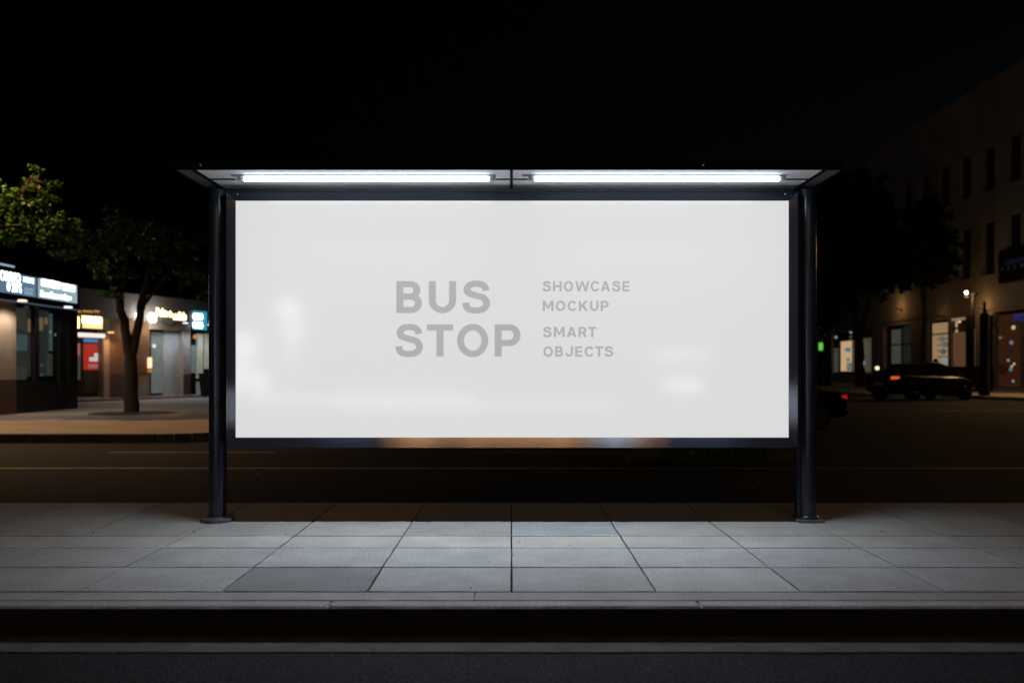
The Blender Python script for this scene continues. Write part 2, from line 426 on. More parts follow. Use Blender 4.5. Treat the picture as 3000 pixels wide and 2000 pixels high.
tag(k2.build('kerb_strip', 'slab'), kind='structure')
sb = MB()
rows = [(4.345, 4.880), (4.885, 5.410), (5.415, 5.800), (5.804, 6.52), (6.52, YB)]
for c in range(-16, 16):
    xa, xb = c*.783-.004, (c+1)*.783-.004
    gp = .0048 if c in (-1, 0) else .0052
    for r, (ya, yb) in enumerate(rows):
        if r == 4: continue
        y1 = rows[4][1] if r == 3 else yb
        t = 1+rk.uniform(-.09, .09); w_ = rk.uniform(-.02, .02)
        tint = (.33*t*(1+w_), .335*t, .352*t*(1-w_))
        if r == 2: tint = (.345*t, .34*t, .325*t)
        if r == 3: tint = (.29*t, .29*t, .288*t)
        if (c, r) == (-2, 0): tint = (.205, .212, .232)
        if (c, r) == (0, 3): tint = (.26, .28, .30)
        if (c, r) == (-3, 1): tint = (.315, .325, .345)
        g2 = .006 if r else .009
        gx = gp+(.003 if r == 0 and c in (-1, 0) else 0)
        stone(sb, xa+gx, xb-gp, ya+g2, y1-g2, rk.uniform(-.0012, .0012), .05, tint, jit=.0026 if abs(c) < 5 else .0018)
tag(sb.build('pavement', 'slab'), kind='structure')
far_l = B(-XW, -14.1, YK, YB, -.1, -.001); far_l.box(13.4, XW, YK, YB, -.1, -.001)
tag(far_l.build('pavement_beyond', 'farpave'), kind='structure')
# pale mortar smear along one joint
sm = MB(); xx = -.62
while xx < .60:
    l = .05+random.random()*.12; yy = 5.807+random.uniform(-.003, .003)
    if random.random() < .8: sm.quad((xx, yy, .0022), (xx+l, yy, .0022), (xx+l*.95, yy+.007+random.random()*.006, .0022), (xx+.01, yy+.008, .0022))
    xx += l
tag(sm.build('mortar_smear', mat('dried_mortar', (.62, .58, .50), .9, vary=.3, vscale=30), fixn=False), kind='structure')

# far left pavement with rounded corner, far right pavement
poly = [(-90, 14.97), (-6.6, 14.97)]
for k in range(1, 7):
    a = R(-90+15*k); poly.append((-6.6+1.2*math.cos(a), 16.1+1.2*math.sin(a)))
poly += [(-5.4, 120), (-90, 120)]
def inset(pl, k): return pl
tag(MB().prism(poly, ZR-.02, -.003).build('far_pavement', 'farpave'), kind='structure')
ks = MB(); x = -60
while x < -6.7:
    l = min(1.5, -6.62-x); ks.box(x+.006, x+l-.006, 14.86, 15.02, ZR-.01, .004); x += 1.5
for k in range(6):
    a0, a1 = R(-90+15*k+.6), R(-75+15*k-.6); c0 = Vector((-6.6, 16.1))
    pts = [(c0.x+r*math.cos(a), c0.y+r*math.sin(a)) for r, a in ((1.24, a0), (1.24, a1), (1.08, a1), (1.08, a0))]
    ks.prism(pts, ZR-.01, .004)
y = 16.1
while y < 110: ks.box(-5.52, -5.36, y+.006, y+1.49, ZR-.01, .004); y += 1.5
tag(ks.build('far_kerb', mat('shaded_kerb', (.05, .045, .04), .9, vary=.5, vscale=5, bump=.4), bevel=.012), kind='structure')  # stone colour darkened to stand for the shade on the riser
polr = [(17.9, 140), (17.9, 39.6), (18.3, 38.7), (20.9, 39.0), (21.25, 38.2), (21.3, 36.3), (21.9, 34.3), (22.6, 31), (23, 18), (110, 17), (110, 140)]
tag(MB().prism(polr, ZR-.02, 0).build('corner_pavement', 'farpave'), kind='structure')
# faint worn stripes and small litter on the crossing street
tag(strip(14, 60, 26.3, 26.6, ZR+.004, .03, .4, 8).build('side_street_line', 'paint', fixn=False), kind='structure')

# ------------------------------------------------------------------ bus shelter
DP = 6.38
sh = thing('bus_shelter', 'black metal bus shelter with two lit tubes over a white BUS STOP billboard', 'bus shelter', (0, DP, 0))
ZS = 2.634                                  # soffit
XL, XR, PRAD = -2.336, 2.345, .0675
for sx, XP in ((-1, XL), (1, XR)):
    p = MB().tube([(XP, DP, .02), (XP, DP, ZS-.005)], PRAD, 40).build('post', 'post', sh, smooth=True)
    if sx < 0:
        bm_ = MB().tube([(XP, DP, .0), (XP, DP, .024), (XP, DP, .030)], [.131, .131, .126], 48).build('base_flange', 'castiron', p, smooth=True)
        MB().tube([(XP, DP, .03), (XP, DP, .036)], [.074, .070], 40).build('weld_collar', 'castiron', p, smooth=True)
        for a in (35, 145, 215, 325):
            MB().tube([(XP+.102*math.cos(R(a)), DP+.102*math.sin(R(a)), .03), (XP+.102*math.cos(R(a)), DP+.102*math.sin(R(a)), .042)], .011, 6).build('bolt', 'castiron', p)
    else:
        B(XP-.105, XP+.10, DP-.10, DP+.10, .0, .022).build('base_plate', 'concrete_pad', p, bevel=.004)
        MB().tube([(XP, DP, .02), (XP, DP, .034), (XP, DP, .05)], [.088, .088, .07], 40).build('weld_collar', 'post', p, smooth=True)
        for a, b in ((-.085, -.08), (.082, -.08), (-.085, .08), (.082, .08)):
            MB().tube([(XP+a, DP+b, .02), (XP+a, DP+b, .034)], .010, 6).build('bolt', 'castiron', p)
# side channels between post and panel
YF = 6.36
B(-2.262, -2.235, YF+.0, YF+.09, .60, ZS-.02).build('side_channel', 'rubber', sh)
ch = B(2.255, 2.282, YF-.01, YF+.07, .012, ZS-.02).build('side_channel', 'post', sh, bevel=.002)
for z in (.72, 1.5, 2.3):
    B(XL+.05, -2.225, YF+.01, YF+.05, z, z+.05).build('bracket', 'rubber', sh)
    B(2.225, XR-.05, YF+.01, YF+.05, z, z+.05).build('bracket', 'rubber', sh)
# picture frame: outer edge forward, inner edge set back and leaning inwards
def fr(px, py, d): return P(px, py, d)
Fo = dict(l=663, r=2337, t=562, b=1311); Fi = dict(l=690, r=2311, t=588, b=1281)
D0, D1 = 6.246, 6.262
def rect(Q, d): return [P(Q['l'], Q['b'], d), P(Q['r'], Q['b'], d), P(Q['r'], Q['t'], d), P(Q['l'], Q['t'], d)]
ro, ri = rect(Fo, D0), rect(Fi, D1); rb = [Vector((p.x, 6.50, p.z)) for p in ro]
ed = [Vector((p.x, D1+.012, p.z)) for p in ri]
frame_parts = []
gap = .0012
for k, nm in ((0, 'bottom'), (1, 'right'), (2, 'top'), (3, 'left')):
    l = (k+1) % 4
    m = MB(); dirv = (ro[l]-ro[k]).normalized()*gap
    a, b, c, d = ro[k]+dirv, ro[l]-dirv, ri[l]-dirv, ri[k]+dirv
    m.quad(a, b, c, d); m.quad(d, c, ed[l]-dirv, ed[k]+dirv); m.quad(rb[k]+dirv, rb[l]-dirv, b, a)
    frame_parts.append(m.build('frame_rail', 'frame', sh))
MB().box(ro[0].x+.01, ro[1].x-.01, D1+.03, 6.49, ro[0].z+.01, ro[2].z-.01).build('box_back', 'fascia', sh)
pl = B(ri[0].x-.003, ri[1].x+.003, D1+.006, D1+.022, ri[0].z-.003, ri[2].z+.003).build('poster_panel', 'panel', sh)
DT = D1+.006
for txt, x0, x1, y0, y1, sp in (('BUS', 1161.2, 1429.2, 822.5, 917.7, .19), ('STOP', 1158.8, 1518, 949, 1045.3, .19),
        ('SHOWCASE', 1589.8, 1842, 823.2, 853.8, .21), ('MOCKUP', 1590, 1780.9, 880.7, 911, .21),
        ('SMART', 1591, 1744.8, 957.2, 987.5, .21), ('OBJECTS', 1591.5, 1794, 1014, 1044.6, .21)):
    a, b = P(x0, y1, DT), P(x1, y0, DT); h_ = b.z-a.z
    put_bold('lettering', txt, 'letter', pl, a.x, b.x, a.z+h_*.01, b.z-h_*.01, DT-.0012, sp)
# screw heads on the top rail
for px in (696, 2300):
    q = P(px, 569, D0-.002); MB().tube([q, q+Vector((0, -.004, 0))], .005, 8).build('screw', 'soffit', frame_parts[2])
# roof: slab, fascia, soffit sheets, beam
RXL, RXR, YR0, YR1 = -2.428, 2.385, 5.77, 7.02
roof = B(RXL, RXR, YR0+.012, YR1, ZS+.022, ZS+.060).build('roof', 'fascia', sh, bevel=.004)
B(RXL-.003, RXR+.003, YR0-.006, YR0+.012, ZS-.002, ZS+.056).build('fascia', 'fascia', roof, bevel=.003)
B(RXL-.003, RXL+.012, YR0+.012, YR1, ZS-.002, ZS+.022).build('side_trim', 'fascia', roof)
B(RXR-.012, RXR+.003, YR0+.012, YR1, ZS-.002, ZS+.022).build('side_trim', 'fascia', roof)
XI0, XI1, YS = -2.275, 2.235, 6.050          # soffit edges, seam
def sheet(x0, x1, y0, y1, z=ZS): return B(x0, x1, y0, y1, z, z+.012)
for x0, x1 in ((XI0, -.010), (.003, XI1)):
    sheet(x0, x1, YR0+.013, YS-.004).build('soffit_sheet', 'soffit', roof, bevel=.0015)
    sheet(x0, x1, YS+.004, 6.375).build('soffit_sheet', 'soffit', roof, bevel=.0015)
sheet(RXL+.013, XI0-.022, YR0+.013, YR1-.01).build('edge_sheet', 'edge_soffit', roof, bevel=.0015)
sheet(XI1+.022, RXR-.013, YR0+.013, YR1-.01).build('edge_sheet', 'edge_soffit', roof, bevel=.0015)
B(XI0-.020, XI0-.004, YR0+.013, YR1-.01, ZS-.012, ZS+.012).build('roof_rib', 'fascia', roof)
B(XI1+.004, XI1+.020, YR0+.013, YR1-.01, ZS-.012, ZS+.012).build('roof_rib', 'fascia', roof)
sheet(XI0, XI1, 6.52, YR1-.01).build('soffit_sheet', 'soffit', roof)
B(XI0, XI1, 6.377, 6.515, ZS-.022, ZS+.012).build('cross_beam', 'rubber', roof)
B(-.014, .006, YR0+.014, 6.375, ZS-.006, ZS+.010).build('joint_cover', 'fascia', roof)
for px, d in ((588, 5.764), (2060, 5.764)):
    q = P(px, 484, d); MB().tube([q, q+Vector((0, -.004, 0))], .007, 10).build('screw', 'soffit', roof)
# tube lamps
for x0, x1 in ((-1.995, -.150), (.150, 1.990)):
    yt, zt = 5.93, ZS-.030
    lt = MB().box(x0-.075, x1+.03, yt-.013, yt+.013, ZS-.012, ZS-.0005).build('lamp_tray', 'white_trim', sh, bevel=.002)
    for nm, a0, a1, mm in (('tube', 212, 328, 'tube'), ('tube_shell', -32, 212, 'tube_shell')):
        m_ = MB(); na = 12
        for k in range(na):
            p = [(yt-.0175*math.cos(R(a0+(a1-a0)*j/na)), zt+.0175*math.sin(R(a0+(a1-a0)*j/na))) for j in (k, k+1)]
            m_.quad((x0+.02, *p[0]), (x1-.02, *p[0]), (x1-.02, *p[1]), (x0+.02, *p[1]))
        m_.build(nm, mm, lt, smooth=True, fixn=False)
    al = bpy.data.lights.new('tube_light', 'AREA'); al.shape = 'RECTANGLE'; al.size = x1-x0-.06; al.size_y = .03; al.energy = 16.5; al.color = (.84, .93, 1.0); al.spread = R(98)
    ao = bpy.data.objects.new('tube_light', al); COL.objects.link(ao); ao.location = ((x0+x1)/2, yt, zt-.019)
    for xe, s in ((x0, -1), (x1, 1)):
        MB().tube([(xe-s*.02, yt, zt), (xe+s*.004, yt, zt)], .014, 16).build('end_cap', 'soffit', lt, smooth=True)
        B(min(xe, xe+s*.03), max(xe, xe+s*.03), yt-.011, yt+.011, zt-.012, ZS-.010).build('lamp_holder', 'white_trim', lt, bevel=.002)
for xa, xb in ((-2.27, -2.08), (-.12, -.016), (.008, .12), (2.03, 2.23)):
    MB().tube([(xa, 6.045, ZS-.006), (xb, 6.045, ZS-.006)], .005, 8).build('conduit', 'fascia', sh, smooth=True)

# ------------------------------------------------------------------ left shop with the pale blue signs
W1 = Wall((-13.5, 16.0), (-13.5, 24.85))
s1 = thing('corner_shop', 'single storey dark glass shop with white and blue lit signs, far left', 'shop', (-15.5, 20, 0))
us = W1.u(47)
ops1 = [(us+.02, W1.L-.12, .12, 3.02)]
W1.wall(MB(), 0, us, .0, 3.05, [], .3).build('wall', 'stone', s1)
W1.B(0, us, .0, .012, 0, W1.z(20, 1112)).build('base_tile', 'stone_dark', s1)
body = MB(); W1.box(body, 0, W1.L, -4.6, -1.3, 0, 3.7); body.build('back_room', 'darkbox', s1)
W1.B(us, W1.L, -1.3, -.12, -.0, .07).build('floor', 'darkbox', s1)
W1.B(-.2, W1.L+.05, -4.6, .0, 3.11, 3.80).build('roof', 'dark', s1)
uu = [(48, 100), (113, 174), (179, 201)]
for a, b in uu:
    u0, u1 = W1.u(a), W1.u(b)
    wdw = W1.B(u0, u1, -.09, -.075, W1.z(150, 1114), 3.02).build('window', mat('shop_glass', (.01, .015, .014), .05, 0, .5, alpha=.35), s1)
fm = MB()
for a, b in ((100, 113), (174, 179), (201, 226)): W1.box(fm, W1.u(a), W1.u(b), -.1, .02, .0, 3.06)
fm.build('mullion', 'dark', s1)
W1.B(W1.u(47)+.01, W1.u(202), -.1, -.01, .02, W1.z(150, 1115)).build('base_panel', 'dark', s1)
W1.B(W1.L-.02, W1.L, -1.4, -.1, .0, 3.06).build('end_panel', 'dark', s1)
band = W1.B(-.2, W1.L+.03, .0, .10, 3.06, W1.z(228, 822)).build('sign_band', 'fascia', s1)
zt_, zb_ = W1.z(226, 836, .12), W1.z(226, 889, .12)
for a, b, m in ((-330, 107, 'sblue'), (113, 226, 'sblue2')):
    W1.B(W1.u(a, .12), W1.u(b, .12), .10, .12, zb_, zt_).build('sign_face', m, s1)
def wt(W, par, txt, x0, x1, yt, yb, m, w=.12, bold=.05, skew=0):
    """lettering on wall W in the box from picture column x0 to x1, rows yt..yb at x0"""
    u0, u1 = W.u(x0, w), W.u(x1, w); z1, z0 = W.z(x0, yt, w), W.z(x0, yb, w)
    return put_text('lettering', txt, m, par, W.pt(u0, w, z0), W.t, u1-u0, z1-z0, W.n, bold=bold, thick=.006, skew=skew)
wt(W1, s1, 'PH.SOHUO', -42, 60, 782, 813, 'sw')
wt(W1, s1, '0 20%', 20, 63, 824, 852, 'sw', bold=.05)
wt(W1, s1, 'NOME', 68, 99, 810, 826, 'sw', bold=.05)
wt(W1, s1, 'inwal', 71, 98, 838, 850, 'sblue2', bold=.03)
wt(W1, s1, 'name', 71, 96, 852, 862, 'sblue2', bold=.03)
wt(W1, s1, 'SOWERO', 120, 177, 815, 838, 'sw', bold=.07)
wt(W1, s1, 'HOMO', 182, 220, 829, 850, 'sw', bold=.07)
wt(W1, s1, 'Swedlmostalers', 118, 209, 849, 868, 'sw', bold=.06)
W1.bpx(-60, 43, 768, 774, .0, .11).build('light_strip', 'sblue2', s1)
W1.B(W1.u(-60, .06), W1.u(226, .06), .0, .06, 3.02, 3.06).build('light_strip', mat('strip_glow', (.02, .02, .02), .5, emit=(.5, .6, .8), estr=.10), s1)
W1.B(us+.3, W1.L-.05, -.82, -.80, 1.0, 3.0).build('back_wall', mat('dim_lit_wall', (.1, .1, .1), .8, vary=.5, vscale=1.5, emit=(.55, .68, .60), estr=.06), s1)
# inside of the shop
for x0, x1, y0, y1, m, w_ in ((50, 76, 905, 965, 'ingrey', -.7), (50, 80, 980, 1027, 'inteal', -.7), (50, 78, 1075, 1112, 'ingrey', -.6),
        (84, 96, 935, 972, 'inwarm', -.7), (146, 172, 920, 1028, 'inteal', -.7), (118, 126, 930, 968, 'inwarm', -.7), (133, 140, 930, 950, 'inwarm', -.7),
        (182, 200, 930, 1028, 'inteal', -.7), (140, 172, 1036, 1100, 'ingrey', -.7), (182, 200, 1040, 1100, 'ingrey', -.7)):
    W1.bpx(x0, x1, y0, y1, w_-.03, w_).build('display', m, s1)
for px, py in ((147, 976), (163, 984), (122, 1073), (122, 1101)):
    q = W1.pt(W1.u(px, -.5), -.5, W1.z(px, py, -.5)); MB().tube([q, q+Vector((.01, 0, .07))], .035, 8).build('bulb', 'inteal' if py > 1000 else 'bokeh', s1)

# ------------------------------------------------------------------ second shop row
W2 = Wall((-17.46, 27.25), (-12.2, 39.7))
s2 = thing('shop_row', 'low tan shop row with yellow signs, red poster door and wall lamps behind the tree', 'shop', (-17, 33, 0))
ZT2 = 4.22
def U(px): return W2.u(px)
opsB = [(U(222), U(300), .10, 3.05), (U(438), U(537), .08, W2.z(480, 966)), (U(558), U(640), .08, 3.2)]
W2.wall(MB(), 0, W2.L, 0, ZT2-1.05, opsB, .45).build('wall', 'stone', s2)
MB().box(0, W2.L, -5, -.47, 0, ZT2-.05, W2.m).build('back_room', 'darkbox', s2)
W2.B(-.05, W2.L, -.47, .07, ZT2-1.05, ZT2-.02).build('fascia', 'fasc_grey', s2)
W2.B(-.05, W2.L, -5, .10, ZT2-.02, ZT2+.03).build('roof', 'fasc_grey', s2)
for a, b in ((318, 404), (538, 558)): W2.B(U(a), U(b), .0, .014, .0, 1.0).build('base_tile', 'stone_dark', s2)
W2.B(0, W2.L, .0, .5, 0, .08).build('step', 'farpave', s2)
W2.B(U(318), U(436), .0, .014, 1.0, 3.16).build('brown_cladding', mat('brown_render', (.19, .105, .055), .85, vary=.15, vscale=3, bump=.3, bscale=30), s2)
W2.B(U(301), U(317), .0, .06, .08, 3.16).build('pilaster', mat('pale_tan_stone', (.42, .33, .24), .8, vary=.1), s2)
# poster door
d1 = W2.B(U(237), U(298), -.30, -.26, .10, 2.72).build('door', 'dark', s2)
W2.bpx(247, 291, 1084, 1150, -.26, -.25).build('pane', mat('door_glass', (.05, .055, .05), .2), d1)
W2.bpx(245, 291, 1007, 1083, -.26, -.245).build('poster', 'red', d1)
wp = MB(); W2.bpx(262, 290, 1046, 1058, -.245, -.24, wp); W2.bpx(276, 288, 1034, 1046, -.245, -.24, wp); wp.build('poster_mark', 'posterw', d1)
W2.bpx(258, 288, 1066, 1078, -.245, -.24).build('poster_line', 'posterpink', d1)
W2.bpx(246, 297, 992, 1003, -.26, -.24).build('blue_strip', 'blue', s2)
W2.bpx(222, 235, 1003, 1112, -.28, -.26).build('window', mat('lit_grey_glass', (.2, .2, .2), .3, emit=(.8, .85, .8), estr=.16), s2)
W2.bpx(223, 234, 1006, 1040, -.26, -.25).build('sticker', 'posterpink', s2)
for a, b in ((222, 236), (246, 298)): W2.bpx(a, b, 1163, 1171, -.2, .02).build('step_edge', 'white_trim', s2)
q0, q1 = W2.pt(U(221), .10, W2.z(260, 982)), W2.pt(U(299), .10, W2.z(260, 982))
MB().tube([q0, q1], .085, 14).build('tube_lamp', 'tubew', s2, smooth=True)
W2.B(U(222), U(301), .0, .06, W2.z(260, 968), W2.z(260, 920)).build('sign_board', 'dark', s2)
wt(W2, s2, '8', 223, 233, 926, 962, 'syel', w=.08, bold=.06)
wt(W2, s2, 'HOMIO', 240, 299, 924, 947, 'swarm', w=.10, bold=.08)
W2.bpx(242, 301, 927, 962, .06, .075).build('sign_face', 'syel2', s2)
for a, b in ((224, 238), (243, 272), (276, 292)): W2.bpx(a, b, 909, 915, .07, .09).build('light_strip', 'sorange', s2)
# glazed door with light stone reveal
dd = W2.B(U(439), U(490), -.32, -.28, .08, W2.z(480, 966)).build('door', 'dark', s2)
W2.bpx(443, 484, 973, 1151, -.28, -.27).build('pane', mat('lit_door_glass', (.16, .18, .17), .3, vary=.15, emit=(.62, .74, .68), estr=.10), dd)
q = W2.pt(U(463), -.24, W2.z(463, 1013)); MB().tube([q, q+W2.n*.04], .085, 14).build('bulb', mat('bulb_cream', (.1, .1, .1), emit=(.9, .95, .8), estr=.8), dd)
W2.B(U(491), U(537), -.30, -.24, .08, W2.z(515, 968)).build('reveal_panel', mat('pale_panel', (.42, .42, .40), .6, vary=.12, vscale=3), s2)
W2.bpx(436, 539, 1158, 1166, -.2, .03).build('step_edge', 'white_trim', s2)
# vertical lamp beside the door
q = W2.pt(U(434.5), .08, W2.z(437, 1078)); MB().tube([q, q+Vector((0, 0, .02)), q+Vector((0, 0, .42)), q+Vector((0, 0, .44))], [.06, .085, .085, .06], 12).build('wall_lamp', 'lampwarm', s2, smooth=True)
q = W2.pt(U(434.5), .08, W2.z(437, 1090)); MB().tube([q, q+Vector((0, 0, .12))], .075, 12).build('wall_lamp', 'sorange', s2, smooth=True)
wt(W2, s2, 'Polm o', 457, 503, 901, 926, 'swarm', w=.08, bold=.09)
wt(W2, s2, 'ondhdo', 506, 546, 912, 936, 'swarm', w=.08, bold=.09)
wt(W2, s2, 'oUBD', 473, 505, 934, 949, mat and 'ingrey', w=.08, bold=.05)
for px, wpx, y0, y1 in ((397, 17, 914, 936), (437, 22, 918, 944)):
    q = W2.pt(U(px), .18, W2.z(px, y1)); h = W2.z(px, y0)-W2.z(px, y1); r = .5*wpx*31.5/F
    MB().tube([q, q+Vector((0, 0, .06)), q+Vector((0, 0, h-.06)), q+Vector((0, 0, h))], [r*.7, r, r, r*.7], 14).build('wall_lamp', 'globe', s2, smooth=True)
    lamp('POINT', q+W2.n*.3+Vector((0, 0, h*.5)), 22, (1, .9, .78), .1)
W2.B(U(561), U(598), .06, .16, W2.z(580, 966), W2.z(580, 912)).build('sign_face', 'steal', s2)
wt(W2, s2, 'OBO', 564, 595, 916, 936, 'sw', w=.17, bold=.09)
wt(W2, s2, 'GHOD', 564, 595, 941, 961, 'sw', w=.17, bold=.09)
q = W2.pt(U(569.5), .04, W2.z(569, 992)); MB().tube([q, q+Vector((0, 0, .18))], .08, 10).build('wall_lamp', 'sorange', s2, smooth=True)
W2.bpx(560, 573, 1011, 1092, -.3, -.27).build('window', mat('lit_narrow_glass', (.1, .12, .12), emit=(.5, .68, .66), estr=.13), s2)
for a, b, y0, y1 in ((579, 595, 977, 1108), (602, 614, 977, 1080)):
    W2.bpx(a, b, y0, y1, -.3, -.2).build('curtain', mat('lit_curtain', (.4, .38, .3), .8, emit=(.9, .88, .6), estr=.12), s2)
W2.bpx(579, 596, 1118, 1160, -.2, -.1).build('display', mat('pale_display', (.4, .38, .4), .8, emit=(.7, .8, .8), estr=.06), s2)

# wheelie bin beside the far shop
bx, by = -13.15, 34.9
wb = thing('wheelie_bin', 'dark wheeled bin standing outside the shops beside the left shelter post', 'bin', (bx, by, 0))
m = MB(); i = 0
pts0 = [(-.25, -.3), (.25, -.3), (.25, .3), (-.25, .3)]; pts1 = [(-.32, -.38), (.32, -.38), (.32, .38), (-.32, .38)]
for k in range(4):
    l = (k+1) % 4
    m.quad((bx+pts0[k][0], by+pts0[k][1], .06), (bx+pts0[l][0], by+pts0[l][1], .06), (bx+pts1[l][0], by+pts1[l][1], .98), (bx+pts1[k][0], by+pts1[k][1], .98))
m.ngon([(bx+a, by+b, .06) for a, b in pts0])
m.build('body', 'darkbox', wb)
B(bx-.34, bx+.34, by-.41, by+.41, .98, 1.04).build('lid', 'darkbox', wb, bevel=.02)
for s in (-1, 1): MB().tube([(bx+s*.27, by+.33, .1), (bx+s*.33, by+.33, .1)], .1, 16).build('wheel', 'tyre', wb)
MB().tube([(bx-.25, by+.44, .95), (bx+.25, by+.44, .95)], .015, 8).build('handle', 'darkbox', wb)

# small flagpole-like mast behind the row
q = P(527, 893, 41); MB()
t = MB().tube([(q.x, 41, 0), (q.x, 41, 7.4)], [.09, .06], 10).build('flagpole', 'rim', loc=(q.x, 41, 0)); tag(t, 'thin grey pole rising behind the flat shop roof', 'pole')

# ------------------------------------------------------------------ right building
XB = 30.0
W3 = Wall((XB, 78.0), (XB, 40.0))
b3 = thing('stone_building', 'tall stone faced building with dark upper windows above lit ground floor shops', 'building', (36, 58, 0))
def ud(d): return 78.0-d
ops = []
for k in range(15):
    d0 = 42.2+2.6*k
    if d0+1.35 > 77.4: break
    ops.append((ud(d0+1.35), ud(d0), 12.4, 15.2)); ops.append((ud(d0+1.35), ud(d0), 7.15, 10.5))
gops = [(ud(75.8), ud(67.1), .75, 4.6), (ud(65.0), ud(60.5), .1, 4.65), (ud(58.0), ud(55.3), .3, 4.68), (ud(55.0), ud(53.15), .1, 4.68),
        (ud(52.75), ud(52.05), .1, 4.3), (ud(51.75), ud(51.45), .1, 4.3), (ud(50.1), ud(41.5), .1, 4.75)]
W3.wall(MB(), 0, 38, 0, 18.9, ops+gops, .35).build('wall', 'wall', b3)
MB().box(0, 38, -14, -.36, 4.9, 18.7, W3.m).build('upper_floors', 'darkbox', b3)
MB().box(0, 38, -14, -1.6, 0, 4.9, W3.m).build('ground_floor', 'darkbox', b3)
W3.B(-.3, 38.3, -14, .30, 18.9, 19.2).build('cornice', 'wall', b3)
W3.B(-.2, 38.2, .0, .07, 4.95, 5.2).build('string_course', 'wall', b3)
for o in ops:
    wf = W3.B(o[0], o[1], -.33, -.30, o[2], o[3]).build('window', 'glass', b3)
    fr_ = MB(); um = (o[0]+o[1])/2
    W3.box(fr_, um-.03, um+.03, -.30, -.27, o[2], o[3]); W3.box(fr_, o[0], o[1], -.30, -.272, o[2]+1.9, o[2]+1.96)
    fr_.build('frame', 'dark', wf)
    W3.B(o[0]-.08, o[1]+.08, .0, .12, o[2]-.10, o[2]-.01).build('sill', 'wall', wf)
gl = mat('shopfront_glass', (.01, .012, .012), .06, 0, .5, alpha=.2)
def glaze(k, name='window'):
    o = gops[k]; return W3.B(o[0], o[1], -.30, -.28, o[2], o[3]).build(name, gl, b3)
# shop 1
g1 = glaze(0)
fm = MB()
for px in (2432, 2458, 2462, 2498, 2519): W3.box(fm, W3.u(px, -.26)-.06, W3.u(px, -.26)+.06, -.28, -.22, .75, 4.6)
W3.box(fm, gops[0][0], gops[0][1], -.28, -.22, 3.9, 4.05); fm.build('frame', 'dark', g1)
W3.bpx(2463, 2497, 999, 1087, -.6, -.5).build('display_poster', 'inwarm2', b3)
W3.bpx(2476, 2491, 1018, 1030, -.5, -.46).build('display', 'inblue', b3)
W3.bpx(2480, 2489, 1048, 1058, -.5, -.46).build('display', 'inblue', b3)
W3.bpx(2480, 2497, 1062, 1086, -.5, -.47).build('display', mat('pale_blue_display', (.1, .1, .1), emit=(.6, .8, .8), estr=.3), b3)
W3.bpx(2432, 2457, 1020, 1090, -1.2, -1.1).build('display', 'ingrey', b3)
W3.bpx(2528, 2550, 990, 1090, -1.2, -1.1).build('display', 'ingrey', b3)
for px, py, m, r in ((2449, 988, 'bokeh', .13), (2493, 972, 'bokeh', .15), (2520, 982, 'bokeh', .16), (2494, 990, 'inteal', .2), (2531, 1062, 'bokeh', .12)):
    q = W3.pt(W3.u(px, -.5), -.5, W3.z(px, py, -.5)); MB().tube([q-Vector((0, 0, r)), q, q+Vector((0, 0, r))], [r*.5, r, r*.5], 10).build('bulb', m, b3, smooth=True)
# shop 2
g2_ = glaze(1); fm = MB()
for px in (2608, 2642): W3.box(fm, W3.u(px, -.26)-.05, W3.u(px, -.26)+.05, -.28, -.22, .1, 4.65)
W3.box(fm, gops[1][0], gops[1][1], -.28, -.22, 3.1, 3.2); fm.build('frame', 'dark', g2_)
W3.bpx(2612, 2640, 965, 1065, -1.3, -1.2).build('display', 'ingrey', b3)
W3.bpx(2646, 2664, 955, 1065, -1.3, -1.2).build('display', mat('dim_grey_inside', (.05, .05, .05), emit=(.5, .6, .5), estr=.03), b3)
# shop 3, warm lit
g3_ = glaze(2); fm = MB(); W3.box(fm, gops[2][0], gops[2][1], -.28, -.20, W3.z(2748, 980), W3.z(2748, 976)); W3.box(fm, gops[2][0], gops[2][0]+.1, -.28, -.2, .3, 4.68); fm.build('frame', 'dark', g3_)
W3.B(ud(61.6), ud(56.6), -1.4, -1.3, .3, 4.6).build('back_wall', mat('warm_lit_wall', (.5, .42, .3), .9, vary=.2, emit=(1, .66, .33), estr=.42), b3)
for y in (990, 1008, 1026, 1043):
    W3.bpx(2746, 2777, y, y+4, -1.3, -.9).build('shelf', mat('pale_shelf', (.5, .5, .5), emit=(.8, .85, .8), estr=.12), b3)
for px, py, m, r in ((2768, 1055, 'bokeh', .22), (2764, 1030, 'inteal', .2), (2768, 1008, 'incream', .25), (2760, 992, 'incream', .2)):
    q = W3.pt(W3.u(px, -1), -1, W3.z(px, py, -1)); MB().tube([q-Vector((0, 0, r)), q, q+Vector((0, 0, r))], [r*.6, r, r*.6], 10).build('display', m, b3, smooth=True)
q = W3.pt(W3.u(2741, -.9), -.9, 1.0); MB().tube([q, q+Vector((0, 0, .5)), q+Vector((0, 0, 1.0))], [.1, .3, .1], 8).build('display', 'darkbox', b3)
